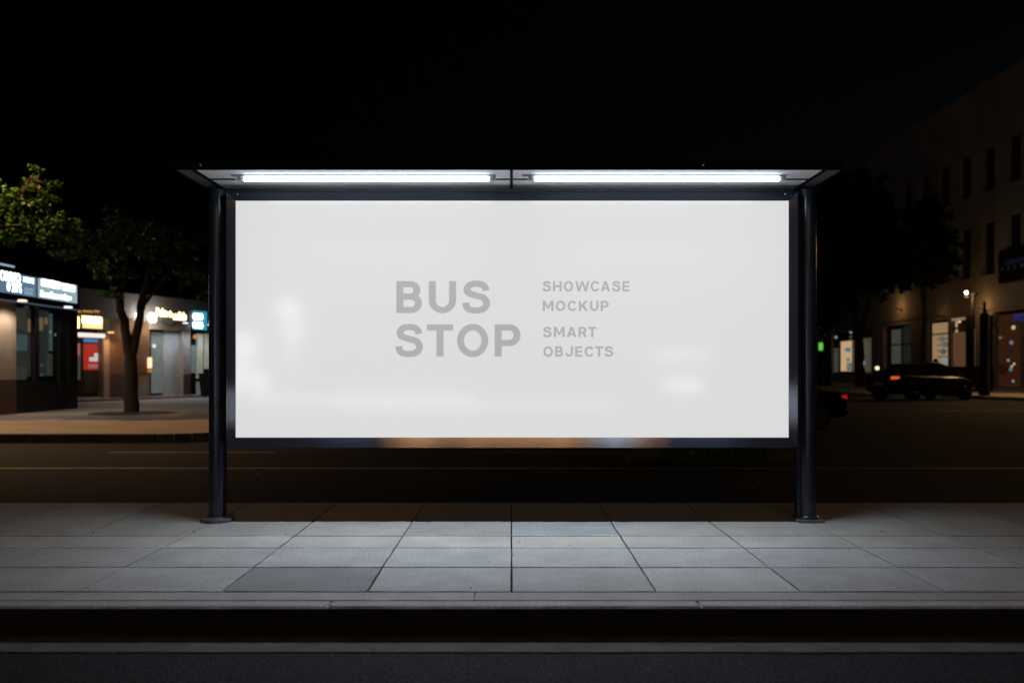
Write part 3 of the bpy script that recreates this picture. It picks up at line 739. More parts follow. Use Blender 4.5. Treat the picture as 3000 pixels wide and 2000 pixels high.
# bay 4, shutter and strip
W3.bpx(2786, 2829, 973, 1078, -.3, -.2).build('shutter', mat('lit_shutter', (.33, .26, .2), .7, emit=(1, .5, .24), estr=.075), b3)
W3.bpx(2787, 2828, 927, 938, -.2, -.1).build('light_strip', mat('strip_pale', (.2, .2, .2), emit=(1, .72, .45), estr=.22), b3)
W3.bpx(2785, 2829, 958, 964, -.2, -.1).build('bar', 'fasc_grey', b3)
q = W3.pt(W3.u(2811, -.1), -.1, W3.z(2811, 945)); MB().tube([q, q+Vector((0, 0, .15))], .08, 8).build('bulb', 'inwarm2', b3)
for a, b, y0 in ((2843, 2858, 964), (2866, 2872, 968)):
    W3.bpx(a, b, y0, 1078, -.3, -.25).build('light_strip', mat('strip_warm', (.2, .2, .2), emit=(1, .6, .32), estr=.13), b3)
pm = MB()
for a, b in ((2830, 2842), (2873, 2903)): W3.bpx(a, b, 925, 1125, .0, .12, pm)
pm.build('pilaster', 'dark', b3)
# shop 6, red room
g6 = glaze(6); fm = MB(); o = gops[6]
W3.box(fm, o[0], o[1], -.28, -.15, W3.z(2950, 951), W3.z(2950, 945)); W3.box(fm, o[0], o[0]+.12, -.28, -.1, .1, 4.75)
W3.box(fm, W3.u(2984), W3.u(2999), -.28, -.1, .1, 3.9); fm.build('frame', 'fasc_grey', g6)
W3.B(ud(53.8), ud(43.0), -1.55, -1.45, .1, 4.7).build('back_wall', mat('red_room_wall', (.2, .07, .03), .8, vary=.5, vscale=2, emit=(.8, .26, .09), estr=.05), b3)
W3.bpx(2968, 3020, 918, 940, -.2, -.1).build('sign_face', 'bsign', b3)
for px, py, m, r in ((2969, 959, 'bulbwarm', .12), (2963, 1003, 'inblue', .12), (2964, 1030, 'bsign', .12), (2954, 1055, 'bokeh', .08), (2971, 1066, 'bulbwarm', .07),
                     (2964, 1073, 'bulbwarm', .07), (2961, 1082, 'inblue', .1), (2968, 1116, 'bokeh', .08), (2930, 989, 'incream', .08), (2937, 1082, 'inred', .3)):
    q = W3.pt(W3.u(px, -.6), -.6, W3.z(px, py, -.6)); MB().tube([q-Vector((0, 0, r)), q, q+Vector((0, 0, r))], [r*.5, r, r*.5], 10).build('bulb', m, b3, smooth=True)
W3.bpx(2919, 2940, 986, 993, -.7, -.65).build('display', mat('yellow_line', (.1, .1, .1), emit=(.8, .7, .1), estr=.06), b3)
# dark hanging sign
u0, u1 = W3.u(2926, 1.0), W3.u(3010, 1.0)
hs = thing('dark_banner_sign', 'dark unlit sign board with faint letters fixed high on the stone building, far right', 'sign', tuple(W3.pt(u0, .5, 5.6)))
zb, zt2 = W3.z(2960, 826, .4), W3.z(2960, 728, .4)
W3.B(W3.u(2925, .4), W3.u(3040, .4), .2, .4, zb, zt2).build('board', 'dark', hs)
M['faint'] = em('faint_lettering', (.12, .16, .45), .05); M['faint2'] = em('faint_lettering_teal', (.1, .3, .4), .04)
put_text('lettering', 'CENTRO', 'faint', hs, W3.pt(W3.u(2944, .42), .42, zt2-.95), W3.t, 2.6, .28, W3.n, bold=.02)
put_text('lettering', 'I I I E I', 'faint2', hs, W3.pt(W3.u(2934, .42), .42, zb+.75), W3.t, 2.8, .22, W3.n, bold=.02)
for uu_ in (W3.u(2930, .2), W3.u(3030, .2)): W3.B(uu_, uu_+.08, 0, .2, zb+.3, zb+.4).build('bracket', 'dark', hs)

# building closing the far end of the street, and one behind the left shops
eb = thing('end_building', 'dark block of flats closing the far end of the side street', 'building', (6, 150, 0))
WE = Wall((-22, 150), (34, 150))
eo = [(3+4*i, 4.6+4*i, 4+3.6*j, 6+3.6*j) for i in range(13) for j in range(3)]
WE.wall(MB(), 0, 56, 0, 15, eo, .3).build('wall', 'wall', eb)
MB().box(0, 56, -12, -.31, 0, 15.2, WE.m).build('core', 'darkbox', eb)
for n_, o in enumerate(eo):
    WE.B(o[0], o[1], -.3, -.27, o[2], o[3]).build('window', 'inwarm' if n_ % 7 == 2 else 'glass', eb)

# ------------------------------------------------------------------ trees
def limb(mb, p, q, r0, r1, n=8, wob=.12, seg=6):
    p, q = Vector(p), Vector(q); L_ = (q-p).length; path = []
    for k in range(seg+1):
        t = k/seg; c = p.lerp(q, t)
        if 0 < k < seg: c += Vector((random.uniform(-1, 1), random.uniform(-1, 1), random.uniform(-.5, .5)))*wob*L_/seg
        path.append(c)
    mb.tube(path, [r0+(r1-r0)*k/seg for k in range(seg+1)], n, caps=True)
    return path
def leaves(mb, cen, rad, count, size, flat=.8):
    for _ in range(count):
        while True:
            v = Vector((random.uniform(-1, 1), random.uniform(-1, 1), random.uniform(-1, 1)))
            if .12 < v.length < 1: break
        v = v*(1.0 if random.random() < .6 else .75)
        c = Vector(cen)+Vector((v.x*rad, v.y*rad, v.z*rad*flat))
        s = size*random.uniform(.6, 1.25)
        a = Vector((random.uniform(-1, 1), random.uniform(-1, 1), random.uniform(-.9, .3))).normalized()
        b = a.cross(Vector((random.uniform(-1, 1), random.uniform(-1, 1), random.uniform(-1, 1))).normalized())
        if b.length < .1: continue
        b.normalize(); i = len(mb.v)
        mb.v += [c-a*s*.5, c-a*s*.05+b*s*.3, c+a*s*.5, c-a*s*.05-b*s*.3]
        mb.f.append((i, i+1, i+2, i+3)); mb.c.append(None)
def tree(name, label, base, stems, clumps, leafm, lsize, per, group=None, trunk_r=.2, clr=.7):
    e = thing(name, label, 'tree', base, group)
    tb = MB(); ends = []
    for p, q, r0, r1 in stems: ends += limb(tb, p, q, r0, r1, 10 if r0 > .1 else 7)[2:]
    lm = MB(); bmx = MB()
    for c in clumps:
        cen = Vector(c[:3]); r = c[3] if len(c) > 3 else clr
        near = min(ends, key=lambda k: (k-cen).length)
        pth = limb(bmx, near, cen, .035, .012, 5, .25, 4)
        # a clump is a handful of leafy twigs, not a ball
        nt_ = max(4, int(per*r*r))
        for k in range(nt_):
            v = Vector((random.gauss(0, .5), random.gauss(0, .5), random.gauss(0, .38)))*r
            tip = cen+v
            limb(bmx, cen, tip, .012, .005, 4, .3, 2)
            leaves(lm, tip, .30*r+.05, random.randint(9, 20), lsize)
    tb.build('trunk', 'bark', e, smooth=True); bmx.build('branches', 'bark', e, fixn=False)
    lm.build('crown', leafm, e, fixn=False)
    return e
def cp(px, py, d, r): q = P(px, py, d); return (q.x, q.y, q.z, r)
# tree 1 in front of the shop row
Db = 22.4; tb_ = P(385, 1208, Db); fork = P(383, 1050, Db)
stems = [(tb_-Vector((0, 0, .05)), fork, .205, .16), (fork, P(352, 880, Db-.1), .14, .10), (fork-Vector((0, 0, .15)), P(412, 905, Db+.2), .135, .10),
         (P(412, 905, Db+.2), P(440, 780, Db+.4), .12, .06), (P(352, 880, Db-.1), P(300, 760, Db-.6), .11, .06), (P(352, 880, Db-.1), P(375, 740, Db+.2), .09, .05),
         (P(300, 760, Db-.6), P(200, 690, Db-1.2), .06, .03), (P(440, 780, Db+.4), P(540, 760, Db+.6), .06, .03), (P(412, 905, Db+.2), P(500, 800, Db+.8), .06, .03)]
cl = [cp(x, y, Db+dd, r) for x, y, dd, r in ((175, 715, -1.4, .45), (215, 690, -1.2, .5), (230, 740, -1.0, .45), (275, 700, -.9, .5), (285, 765, -.8, .45), (160, 745, -1.5, .3), (330, 680, -.3, .5),
      (380, 670, .2, .5), (350, 730, 0, .5), (310, 820, -.7, .35), (300, 790, -.9, .35), (430, 700, .4, .5), (400, 740, .3, .5), (470, 735, .6, .42), (460, 800, .8, .3),
      (520, 770, .7, .42), (560, 790, .9, .38), (545, 835, .9, .28), (590, 860, 1.0, .35), (560, 700, .7, .3), (320, 860, -.4, .3), (380, 800, .3, .35), (598, 800, 1.0, .4), (480, 690, .5, .4), (330, 640, 0, .4))]
tree('street_tree', 'forked street tree with sparse leafy crown on the pavement before the tan shops', tuple(G(385, 1208)), stems, cl, 'leaf', .14, 40)
pit = MB(); c0 = G(385, 1210)
pts = [(c0.x+1.15*math.cos(R(a))*(1+.06*math.sin(a)), c0.y+.95*math.sin(R(a))) for a in range(0, 360, 20)]
tag(MB().prism(pts, -.01, .012).build('tree_pit', 'soil'), kind='structure')
# tree 2, trunk outside the frame at left, branches reaching in
Dn = 18.0; bx2 = -12.4
stems = [((bx2, Dn, -.05), (bx2+.1, Dn, 2.6), .22, .17), ((bx2+.1, Dn, 2.6), (bx2+.6, Dn, 4.6), .14, .09), ((bx2+.1, Dn, 2.6), (bx2-.8, Dn+.3, 4.8), .13, .07),
         ((bx2+.6, Dn, 4.6), P(85, 545, Dn), .08, .03), ((bx2+.6, Dn, 4.4), P(120, 660, Dn-.1), .06, .03), (P(30, 640, Dn), P(90, 520, Dn), .04, .02)]
cl = [cp(x, y, Dn+dd, r) for x, y, dd, r in ((20, 560, 0, .32), (75, 530, .2, .28), (105, 505, .1, .2), (70, 590, -.2, .34), (150, 545, 0, .24), (120, 570, .1, .28), (170, 540, 0, .14), (20, 600, .2, .36),
      (60, 640, 0, .34), (120, 610, .2, .28), (155, 580, 0, .16), (90, 665, -.2, .34), (140, 650, 0, .34), (185, 640, 0, .24), (20, 665, .1, .32), (60, 690, 0, .26), (110, 700, 0, .26), (160, 690, .1, .26), (150, 670, 0, .3), (195, 660, .1, .26), (215, 690, .2, .24), (190, 715, .1, .22), (225, 655, .1, .18),
      (40, 715, 0, .14), (-40, 600, 0, .5), (-60, 700, 0, .5), (-120, 560, .3, .6), (-160, 660, 0, .7), (-80, 480, .2, .5), (-200, 540, .3, .8), (10, 690, 0, .26))]
tree('street_tree', 'leafy branches of a tree just outside the picture, above the blue shop signs', (bx2, Dn, 0), stems, cl, 'leaf', .10, 80)
# tree 3, dark, in front of the stone building
D3 = 56.0; b = G(2519, 1131); b = Vector(((2519-CX)*D3/F, D3, 0))
stems = [(b, P(2519, 1000, D3), .34, .26), (P(2519, 1000, D3), P(2500, 880, D3), .22, .14), (P(2519, 1000, D3), P(2545, 880, D3), .2, .14), (P(2500, 880, D3), P(2440, 700, D3), .14, .08),
         (P(2545, 880, D3), P(2580, 740, D3), .14, .08), (P(2500, 880, D3), P(2510, 620, D3), .13, .06), (P(2580, 800, D3), P(2650, 780, D3), .1, .05)]
cl = []
for x, y, r in ((2400, 600, 1.6), (2400, 700, 1.8), (2405, 800, 1.8), (2410, 890, 1.4), (2450, 560, 1.5), (2510, 555, 1.4), (2490, 620, 1.8), (2540, 600, 1.4), (2450, 680, 1.9), (2520, 690, 1.9),
                (2560, 650, 1.4), (2470, 770, 1.9), (2540, 770, 1.8), (2590, 720, 1.5), (2590, 790, 1.5), (2620, 690, 1.0), (2440, 850, 1.8), (2490, 820, 1.3), (2550, 820, 1.3), (2625, 760, 1.2),
                (2440, 915, .9), (2410, 940, 1.0), (2620, 810, 1.0)):
    cl.append(cp(x, y, D3+random.uniform(-1, 1), r))
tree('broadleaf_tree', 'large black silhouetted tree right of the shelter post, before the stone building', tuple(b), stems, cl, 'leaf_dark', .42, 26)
D4 = 50.0; b = Vector(((2706-CX)*D4/F, D4, 0))
stems = [(b, P(2706, 980, D4), .18, .14), (P(2706, 980, D4), P(2710, 760, D4), .14, .05), (P(2706, 900, D4), P(2680, 720, D4), .08, .04)]
cl = [cp(x, y, D4+random.uniform(-.6, .6), r) for x, y, r in ((2700, 650, 1.0), (2730, 640, .9), (2690, 720, 1.1), (2735, 720, 1.1), (2700, 790, 1.1), (2740, 790, 1.0), (2720, 810, .7), (2755, 690, .8), (2712, 600, .7), (2760, 760, .8))]
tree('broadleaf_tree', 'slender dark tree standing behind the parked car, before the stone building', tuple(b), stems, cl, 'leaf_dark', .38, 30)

# low shrubs behind the lane line, seen under the billboard
for k, (px, r, lb) in enumerate(((2020, .26, 'dark low shrub under the billboard, leftmost of the clipped row'), (2110, .30, 'dark low shrub, broadest of the row seen under the billboard'),
                             (2190, .25, 'dark low shrub between the broad one and the end one, under the billboard'), (2268, .22, 'smallest dark shrub, at the end of the row nearest the right post'))):
    q = G(px, 1350, -.1); e = thing('low_shrub', lb, 'shrub', (q.x, q.y+.5, ZR+.1), 'low shrubs on the traffic island')
    lm = MB(); leaves(lm, (q.x, q.y+.5, .06), r*1.35, 420, .06, .62); lm.build('foliage', 'leaf', e, fixn=False)
    st = MB()
    for _ in range(5): limb(st, (q.x, q.y+.5, ZR+.05), (q.x+random.uniform(-.15, .15), q.y+.5+random.uniform(-.15, .15), .1), .012, .005, 5)
    st.build('stems', 'bark', e, fixn=False)
tag(MB().prism([(1.9, 11.35), (4.05, 11.35), (4.25, 11.55), (4.25, 12.3), (4.05, 12.5), (1.9, 12.5), (1.7, 12.3), (1.7, 11.55)], ZR-.01, ZR+.10).build('traffic_island', 'soil', bevel=.02), kind='structure')

# ------------------------------------------------------------------ cars
SCL = 1.09
def make_car(label, loc, heading, L_=4.5, Wd=1.78, Hh=1.45, tailm='tail', tail2='tail', SCL=1.09, zf=1.08):
    """sedan built nose along +x, tail along -x"""
    e = bpy.data.objects.new('parked_car', None); COL.objects.link(e); ORG[e.name] = Vector((0, 0, 0))
    tag(e, label, 'car', 'cars in the street')
    hl = L_/2
    # stations: x, half width, bottom, belt height, deck height
    S = [(-hl, .62, .42, .78, .80), (-hl+.06, .74, .30, .90, .94), (-hl+.35, .84, .24, .94, 1.00), (-hl+.9, .885, .22, .93, 1.02), (-1.0, .89, .2, .92, .98), (0, .89, .2, .90, .94), (.9, .885, .2, .88, .93),
         (1.35, .87, .22, .84, .90), (hl-.35, .80, .26, .72, .78), (hl-.08, .68, .32, .60, .66), (hl, .55, .40, .52, .56)]
    bm_ = MB(); rings = []
    for x_, hw, zb, zs, zd in S:
        prof = [(0, zb), (hw*.86, zb), (hw*.97, zb+.10), (hw, (zb+zs)*.5), (hw*.985, zs-.04), (hw*.93, zs+.01), (hw*.55, zd), (0, zd+.01)]
        ring = [(x_, y_, z_) for y_, z_ in prof]+[(x_, -y_, z_) for y_, z_ in prof[-2:0:-1]]
        rings.append(len(bm_.v)); bm_.v += [Vector(p) for p in ring]
    n = len(ring)
    for a, b in zip(rings, rings[1:]):
        for k in range(n): bm_.f.append((a+k, a+(k+1) % n, b+(k+1) % n, b+k)); bm_.c.append(None)
    bm_.f.append(tuple(rings[0]+k for k in range(n))); bm_.f.append(tuple(rings[-1]+k for k in range(n))); bm_.c += [None]*2
    body = bm_.build('body', 'carpaint', e, smooth=True)
    # glasshouse and roof: arched outline lofted inwards
    T = [(-1.75, .98, .60), (-1.25, 1.20, .60), (-.75, 1.37, .585), (-.2, 1.44, .58), (.3, 1.43, .58), (.75, 1.32, .59), (1.2, 1.10, .62), (1.45, .94, .66)]
    rf = MB(); sides = {1: MB(), -1: MB()}
    for (xa, za, wa), (xb, zb, wb) in zip(T, T[1:]):
        for s in (1, -1):
            sides[s].quad((xa, s*.80, .90), (xb, s*.80, .90), (xb, s*wb, zb-.03), (xa, s*wa, za-.03))
            rf.quad((xa, s*wa, za-.035), (xb, s*wb, zb-.035), (xb, s*(wb-.12), zb), (xa, s*(wa-.12), za))
        rf.quad((xa, wa-.12, za), (xb, wb-.12, zb), (xb, -(wb-.12), zb), (xa, -(wa-.12), za))
    for s in (1, -1): sides[s].build('side_glass', 'glass', e, smooth=True)
    rf.build('roof', 'carpaint', e, smooth=True)
    MB().box(-.30, -.22, -.795, .795, .90, 1.40).build('pillar', 'carpaint', e)
    rg = MB(); rg.quad((-1.72, .45, 1.003), (-1.72, -.45, 1.003), (-.85, -.44, 1.352), (-.85, .44, 1.352)); rg.build('rear_window', 'glass', e)
    wg = MB(); wg.quad((1.43, .50, .968), (1.43, -.50, .968), (.72, -.45, 1.345), (.72, .45, 1.345)); wg.build('windscreen', 'glass', e)
    for s in (1, -1):
        tl = MB(); tl.ngon([(-hl+.0, s*.60, .80), (-hl+.02, s*.72, .79), (-hl+.12, s*.795, .80), (-hl+.24, s*.84, .84), (-hl+.22, s*.83, .905), (-hl+.06, s*.765, .905), (-hl+.01, s*.62, .90)])
        tl.build('taillight', (tailm if s < 0 else tail2), e, fixn=False)
        hd = MB(); hd.ngon([(hl-.02, s*.56, .52), (hl-.02, s*.40, .60), (hl-.20, s*.62, .70), (hl-.42, s*.81, .68), (hl-.30, s*.80, .58)]); hd.build('headlight', 'headoff', e, fixn=False)
        mr = MB().box(.72, .88, min(s*.90, s*1.04), max(s*.90, s*1.04), .93, 1.05).build('mirror', 'carpaint', e, bevel=.03)
        for xh in (-.95, .1): B(xh, xh+.18, min(s*.885, s*.91), max(s*.885, s*.91), .80, .83).build('door_handle', 'carpaint', e)
        for xw in (-1.35, 1.38):
            wh = MB().tube([(xw, s*.72, .315), (xw, s*.90, .315)], .315, 28).build('wheel', 'tyre', e, smooth=True)
            rm = MB()
            rm.tube([(xw, s*.895, .315), (xw, s*.912, .315)], .06, 12)
            for k in range(5):
                a = 2*math.pi*k/5
                rm.tube([(xw, s*.906, .315), (xw+.2*math.cos(a), s*.906, .315+.2*math.sin(a))], .022, 6)
            rm.tube([(xw+.21*math.cos(2*math.pi*k/24), s*.904, .315+.21*math.sin(2*math.pi*k/24)) for k in range(25)], .012, 6, caps=False)
            rm.build('rim', 'rim', wh, smooth=True)
            ar = MB().tube([(xw, s*.80, .33), (xw, s*.896, .33)], .365, 28).build('wheel_arch', 'rubber', e, smooth=True)
    B(-hl-.012, -hl+.0, -.26, .26, .56, .67).build('number_plate', 'plate', e)
    B(-hl-.02, -hl+.3, -.70, .70, .36, .46).build('bumper', 'rubber', e, bevel=.03)
    e.location = (loc[0], loc[1], ZR); e.rotation_euler = (0, 0, heading); e.scale = (SCL, SCL, SCL*zf); return e
make_car('black saloon car at the far kerb before the stone building, orange tail light glowing', (18.35, 36.0), R(20), L_=4.5, tailm='tail', tail2='tail_dim')
c2 = make_car('black car half hidden behind the right shelter post with a red tail light', (5.97, 19.5), R(180), tailm='tail_dim', tail2='tail_red', SCL=.86, zf=.98)

# ------------------------------------------------------------------ street furniture, right side
def street_lamp(label, x_, y_, h, toward, power, color=(1, .56, .22), r=.09, headm='sodium', spot=150, aim=(0, 0), arm=1.2):
    e = thing('street_lamp', label, 'street lamp', (x_, y_, 0), 'street lamps')
    MB().tube([(x_, y_, 0), (x_, y_, .9), (x_, y_, 1.0), (x_, y_, h)], [.11, .11, r, r*.6], 14).build('pole', 'darkbox', e, smooth=True)
    dx, dy = toward; tip = Vector((x_+dx*arm, y_+dy*arm, h+.12))
    MB().tube([(x_, y_, h-.05), (x_+dx*arm*.5, y_+dy*arm*.5, h+.1), tip], .035, 8).build('arm', 'darkbox', e, smooth=True)
    hd = MB().tube([tip+Vector((0, 0, .10)), tip+Vector((0, 0, .04)), tip-Vector((0, 0, .04))], [.05, .20, .22], 16).build('lamp_head', 'darkbox', e, smooth=True)
    MB().tube([tip-Vector((0, 0, .045)), tip-Vector((0, 0, .10))], [.16, .10], 16).build('lens', headm, hd, smooth=True)
    if power: lamp('SPOT', tip-Vector((0, 0, .16)), power, color, .12, aim=(tip.x+aim[0], tip.y+aim[1], 0), spot=spot, blend=.8)
    return e
street_lamp('sodium street lamp left of the picture lighting the far kerb orange', -13.4, 16.6, 7.6, (1, 0), 1750, color=(1, .50, .18), aim=(1.6, .2), arm=1.6, spot=118)
street_lamp('added unseen pale lamp on the near pavement left of the picture, arm over the road', -5.75, 7.05, 8.6, (.5, .866), 60, color=(1, .74, .50), aim=(1.6, -.8), arm=2.6, spot=150)  # lamp added out of view to brighten the slabs behind the panel
def added_light(par, W, u_, w_, z_, power, color, rad=.12):  # added fittings, not part of the shops, brightening walls and pavement
    q = W.pt(u_, w_, z_); MB().tube([q, q+Vector((0, 0, .05))], [rad, rad*.8], 12).build('added_light', em('added_light_glow', color, 1.5), par, smooth=True)
    W.B(u_-.03, u_+.03, 0, w_, z_+.05, z_+.08).build('added_light_arm', 'dark', par)
    lamp('SPOT', q-Vector((0, 0, .08)), power, color, .1, aim=q+W.n*.25-Vector((0, 0, 2)), spot=165, blend=.5)
added_light(s1, W1, W1.u(10), .5, 3.0, 85, (1, .76, .56)); added_light(s1, W1, W1.u(-260), .5, 3.0, 85, (1, .76, .56)); added_light(s1, W1, W1.u(150), .5, 3.0, 14, (.8, .9, 1))
added_light(s2, W2, U(300), .45, W2.z(300, 976), 45, (1, .58, .28)); added_light(s2, W2, U(370), .5, 3.15, 22, (1, .5, .22))
added_light(s2, W2, U(512), .6, 3.15, 60, (.72, .84, 1)); added_light(s2, W2, U(585), .6, 3.15, 75, (.70, .84, 1)); added_light(s2, W2, U(430), .4, 3.15, 22, (1, .8, .6))
street_lamp('sodium street lamp right of the picture lighting the side street', 28.6, 38.5, 7.6, (-1, 0), 1700, aim=(-5, -4.5), spot=112)
# the lamp seen in the picture
dL = 43.0; q = P(2851, 1130, dL); hz = P(2850, 861, dL)
sl_ = thing('street_lamp', 'slim twin headed street lamp in front of the stone wall, one bulb lit', 'street lamp', (q.x, dL, 0), 'street lamps')
MB().tube([(q.x, dL, 0), (q.x, dL, 1), (q.x, dL, hz.z)], [.10, .08, .06], 12).build('pole', 'darkbox', sl_, smooth=True)
MB().tube([P(2832, 868, dL), P(2842, 864, dL), P(2852, 862, dL), P(2862, 860, dL)], .05, 8).build('arm', 'darkbox', sl_, smooth=True)
h1 = MB().tube([P(2854, 858, dL), P(2854, 866, dL)], [.22, .12], 12).build('lamp_head', 'darkbox', sl_, smooth=True)
h2 = MB().tube([P(2833, 864, dL), P(2833, 870, dL)], [.16, .10], 12).build('lamp_head', 'darkbox', sl_, smooth=True)
qb = P(2831, 857, dL)
MB().tube([qb-Vector((0, 0, .09)), qb, qb+Vector((0, 0, .09))], [.04, .10, .04], 12).build('bulb', 'globe', h2, smooth=True)
lamp('POINT', qb+Vector((0, -.0, -.35)), 120, (1, .62, .30), .1)
# wall washers on the stone building
for px, py, p_ in ((2622, 905, 24), (2868, 905, 26), (2745, 925, 5)):
    u_ = W3.u(px, .5); z_ = W3.z(px, py, .5); q = W3.pt(u_, .45, z_)
    wl = thing('wall_light', {2622: 'small amber wall light high on the stone wall beside the big tree', 2868: 'small amber wall light behind the twin headed street lamp', 2745: 'small amber wall light above the warm lit shop window'}[px], 'wall light', tuple(W3.pt(u_, 0, z_)), 'wall lights on the stone building')
    W3.B(u_-.06, u_+.06, 0, .40, z_-.03, z_+.03).build('bracket', 'dark', wl)
    MB().tube([q-Vector((0, 0, .02)), q+Vector((0, 0, .08))], [.06, .09], 10).build('shade', 'dark', wl, smooth=True)
    lamp('POINT', W3.pt(u_, .9, z_+.15), p_, (1, .52, .18), .08)
# thick dark post
q = G(2884, 1158)
ad = thing('signal_post', 'thick black post with a slim mast on top, right of the parked car', 'post', (q.x, q.y, 0))
MB().tube([(q.x, q.y, 0), (q.x, q.y, .25), (q.x, q.y, .3), (q.x, q.y, P(0, 918, q.y).z)], [.23, .23, .20, .19], 16).build('column', 'darkbox', ad, smooth=True)
MB().tube([(q.x, q.y, P(0, 918, q.y).z-.02), (q.x, q.y, P(0, 882, q.y).z)], [.07, .05], 10).build('mast', 'darkbox', ad, smooth=True)
# utility cabinet
a = P(2785, 1128, 43.5); b = P(2912, 1128, 43.5)
uc = thing('utility_cabinet', 'wide black street cabinet standing behind the parked car', 'cabinet', ((a.x+b.x)/2, 43.8, 0))
B(a.x, b.x, 43.5, 44.2, .12, P(0, 1073, 43.5).z).build('cabinet_body', 'darkbox', uc, bevel=.02)
B(a.x+.05, b.x-.05, 43.55, 44.15, 0, .12).build('plinth', 'concrete_pad', uc)
for k in range(3):
    wq = (b.x-a.x)/3; B(a.x+k*wq+.03, a.x+(k+1)*wq-.03, 43.48, 43.5, .2, 1.2).build('cabinet_door', 'dark', uc)
# kiosk behind the right post with green light
ka, kb_ = P(2330, 1128, 60), P(2436, 1128, 60)
kk = thing('newspaper_kiosk', 'closed black kiosk with a blue awning behind the right shelter post', 'kiosk', ((ka.x+kb_.x)/2, 61, 0))
B(ka.x, kb_.x, 60, 62, 0, P(0, 975, 60).z).build('kiosk_body', 'darkbox', kk, bevel=.03)
B(ka.x, P(2414, 0, 60).x, 59.4, 60, P(0, 975, 60).z-.25, P(0, 955, 60).z).build('awning', mat('blue_awning', (.02, .05, .12), .7, emit=(.02, .05, .1), estr=.08), kk, bevel=.05)
B(P(2420, 0, 60).x, P(2438, 0, 60).x, 59.5, 60.5, P(0, 960, 60).z, P(0, 948, 60).z).build('roof_cap', 'darkbox', kk)
gx = P(2402, 1015, 58)
tr = thing('traffic_signal', 'traffic signal showing green beside the right shelter post', 'traffic light', (gx.x, 58, 0))
MB().tube([(gx.x, 58.1, 0), (gx.x, 58.1, 4.2)], .07, 10).build('pole', 'darkbox', tr, smooth=True)
B(gx.x-.22, gx.x+.22, 57.85, 58.1, gx.z-.5, gx.z+1.0).build('signal_head', 'dark', tr, bevel=.03)
MB().tube([(gx.x, 57.83, gx.z-.28), (gx.x, 57.83, gx.z-.22), (gx.x, 57.83, gx.z+.22), (gx.x, 57.83, gx.z+.28)], [.10, .15, .15, .10], 14).build('green_lens', 'green', tr, smooth=True)
# ------------------------------------------------------------------ small bright lights near the far kerb (reflectors / path lights)
for px, py, d_, lb, r in ((2570, 1078, 44, 'small round warm light on a short post left of the parked car', .10), (2777, 1093, 41.5, 'small round warm light on a short post behind the parked car bonnet', .10)):
    q = P(px, py, d_); e = thing('bollard_light', lb, 'bollard', (q.x, d_, 0), 'bollard lights')
    MB().tube([(q.x, d_, 0), (q.x, d_, q.z-.1)], .05, 10).build('post', 'darkbox', e, smooth=True)
    MB().tube([q-Vector((0, 0, r)), q-Vector((0, 0, r*.6)), q+Vector((0, 0, r*.6)), q+Vector((0, 0, r))], [r*.4, r, r, r*.4], 12).build('globe', mat('bollard_glow', (.1, .1, .1), emit=(1, .75, .45), estr=1.6), e, smooth=True)

# leaves and grit lying about
for px, py, z, s, lb in ((2205, 1428, ZR, .035, 'yellow fallen leaf on the road under the billboard'), (753, 1386, ZR, .03, 'pale fallen leaf on the road right of the left post')):
    q = G(px, py, z+.006); m = MB(); i = 0
    m.ngon([(q.x-s, q.y, z+.008), (q.x-s*.2, q.y-s*.5, z+.014), (q.x+s, q.y-s*.1, z+.010), (q.x+s*.1, q.y+s*.6, z+.016)])
    o = m.build('fallen_leaf', mat('dry_leaf', (.5, .38, .08), .7), loc=(q.x, q.y, z), fixn=False); tag(o, lb, 'leaf', 'fallen leaves')
gr = MB(); rg_ = random.Random(5)
for _ in range(160):
    x_ = rg_.uniform(-4, 4); y_ = 3.85-abs(rg_.gauss(0, .25)) if rg_.random() < .85 else rg_.uniform(4.1, 6.8)
    z_ = ZR if y_ < 4 else 0; s = rg_.uniform(.0015, .0045)
    gr.box(x_-s*1.4, x_+s*1.4, y_-s, y_+s, z_, z_+s*1.1)
tag(gr.build('grit', 'gutter'), 'loose grit scattered over the kerb and pavement', 'grit', kind='stuff')

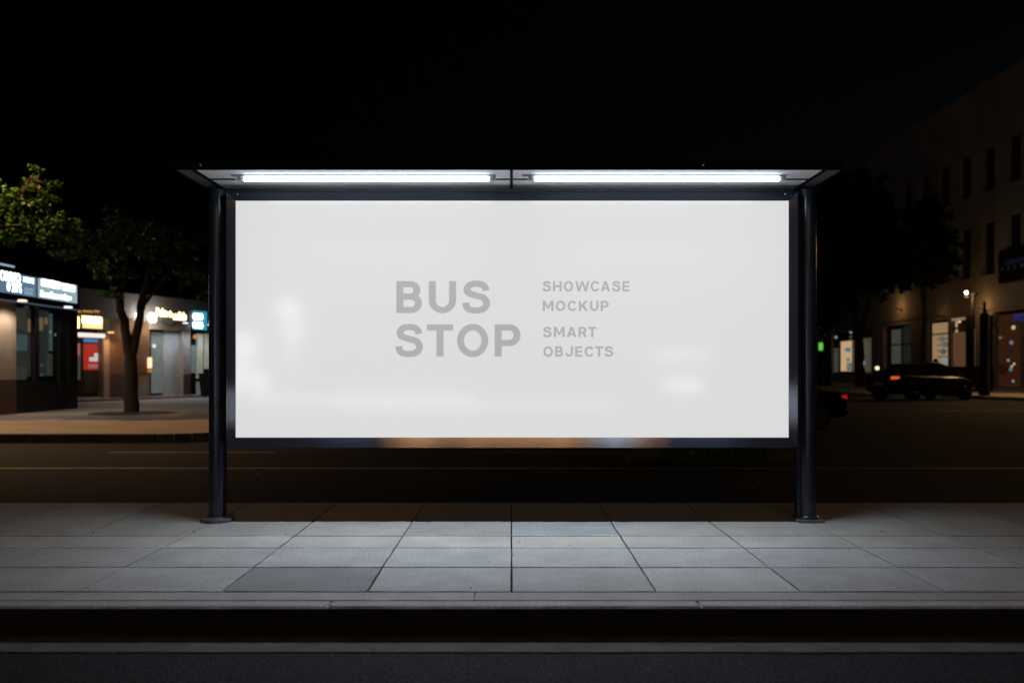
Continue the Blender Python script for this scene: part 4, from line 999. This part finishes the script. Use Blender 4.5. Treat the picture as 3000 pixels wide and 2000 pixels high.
# ------------------------------------------------------------------ street side behind the camera (it shows only in reflections)
WB = Wall((16, -13), (-18, -13))
bb = thing('opposite_building', 'plain building across the street with lit shop windows behind the viewer', 'building', (0, -16, 0))
MB().box(0, 34, -5, 0, 0, 12, WB.m).build('wall', 'wall', bb)
def bw(x0, x1, z0, z1, m, w_=.05): B(x0, x1, -12.99, -12.99+w_, z0, z1).build('window', m, bb)
tag(B(-XW, XW, -13, -9.5, ZR-.02, 0).build('opposite_pavement', 'farpave'), kind='structure')
for x0, x1, z0, z1, m in (
                          (-3.8, -2.3, 6.9, 9.6, 'backwarm'), (-1.7, -.7, 6.9, 9.6, 'backwarm'), (-.3, .6, 6.9, 9.6, 'backwarm'), (.9, 2.3, 6.9, 9.6, 'backwarm'), (2.8, 4.0, 7.0, 9.6, 'backwhite'),
                          (4.3, 4.7, 7.0, 9.6, 'backwarm'), (5.4, 7.4, 7.2, 9.2, 'backblue'), (-6.2, -4.6, 7.2, 9.2, 'backblue')):
    bw(x0, x1, z0, z1, m)
for x0, x1, z0, z1 in ((-8.2, -1.2, .22, .34), (-5.5, 3.2, .02, .10), (4.4, 6.2, 1.62, 1.74), (4.9, 6.0, .55, .85), (-9.4, -7.8, .5, 1.1)):
    B(x0, x1, -12.98, -12.90, z0, z1).build('light_strip', em('added_strip_glow', (1, .97, .92), 8.0), bb)  # added glowing strips, laid out to reflect as streaks in the poster panel
for x_, z_, r_, k_ in ((-7.0, 3.05, .36, 5), (-6.85, 2.35, .30, 4), (-6.95, 1.75, .24, 2.5), (-6.8, 1.2, .2, 1.5), (-8.35, 1.98, .38, 5), (-8.45, 1.35, .34, 3.5), (-8.3, .75, .26, 2), (-6.9, 2.7, .2, 3)):
    MB().tube([(x_, -12.6, z_-r_), (x_, -12.6, z_-r_*.7), (x_, -12.6, z_), (x_, -12.6, z_+r_*.7), (x_, -12.6, z_+r_)], [r_*.2, r_*.75, r_, r_*.75, r_*.2], 14).build('added_globe', em('added_globe_glow', (1, .98, .94), k_*1.5), bb, smooth=True)  # added globes, stacked so the poster panel reflects soft glows
# gum and dirt spots trodden into the slabs
gm_ = MB(); rg3 = random.Random(11)
for _ in range(70):
    x_, y_, r_ = rg3.uniform(-3.6, 3.6), rg3.uniform(4.3, 7.0), rg3.uniform(.004, .012)
    gm_.ngon([(x_+r_*math.cos(R(a))*rg3.uniform(.8, 1.2), y_+r_*math.sin(R(a))*rg3.uniform(.8, 1.2), .0024) for a in range(0, 360, 45)])
tag(gm_.build('gum_spots', mat('trodden_gum', (.17, .17, .18), .7), fixn=False), 'small trodden gum spots scattered over the paving slabs', 'gum spots', kind='stuff')
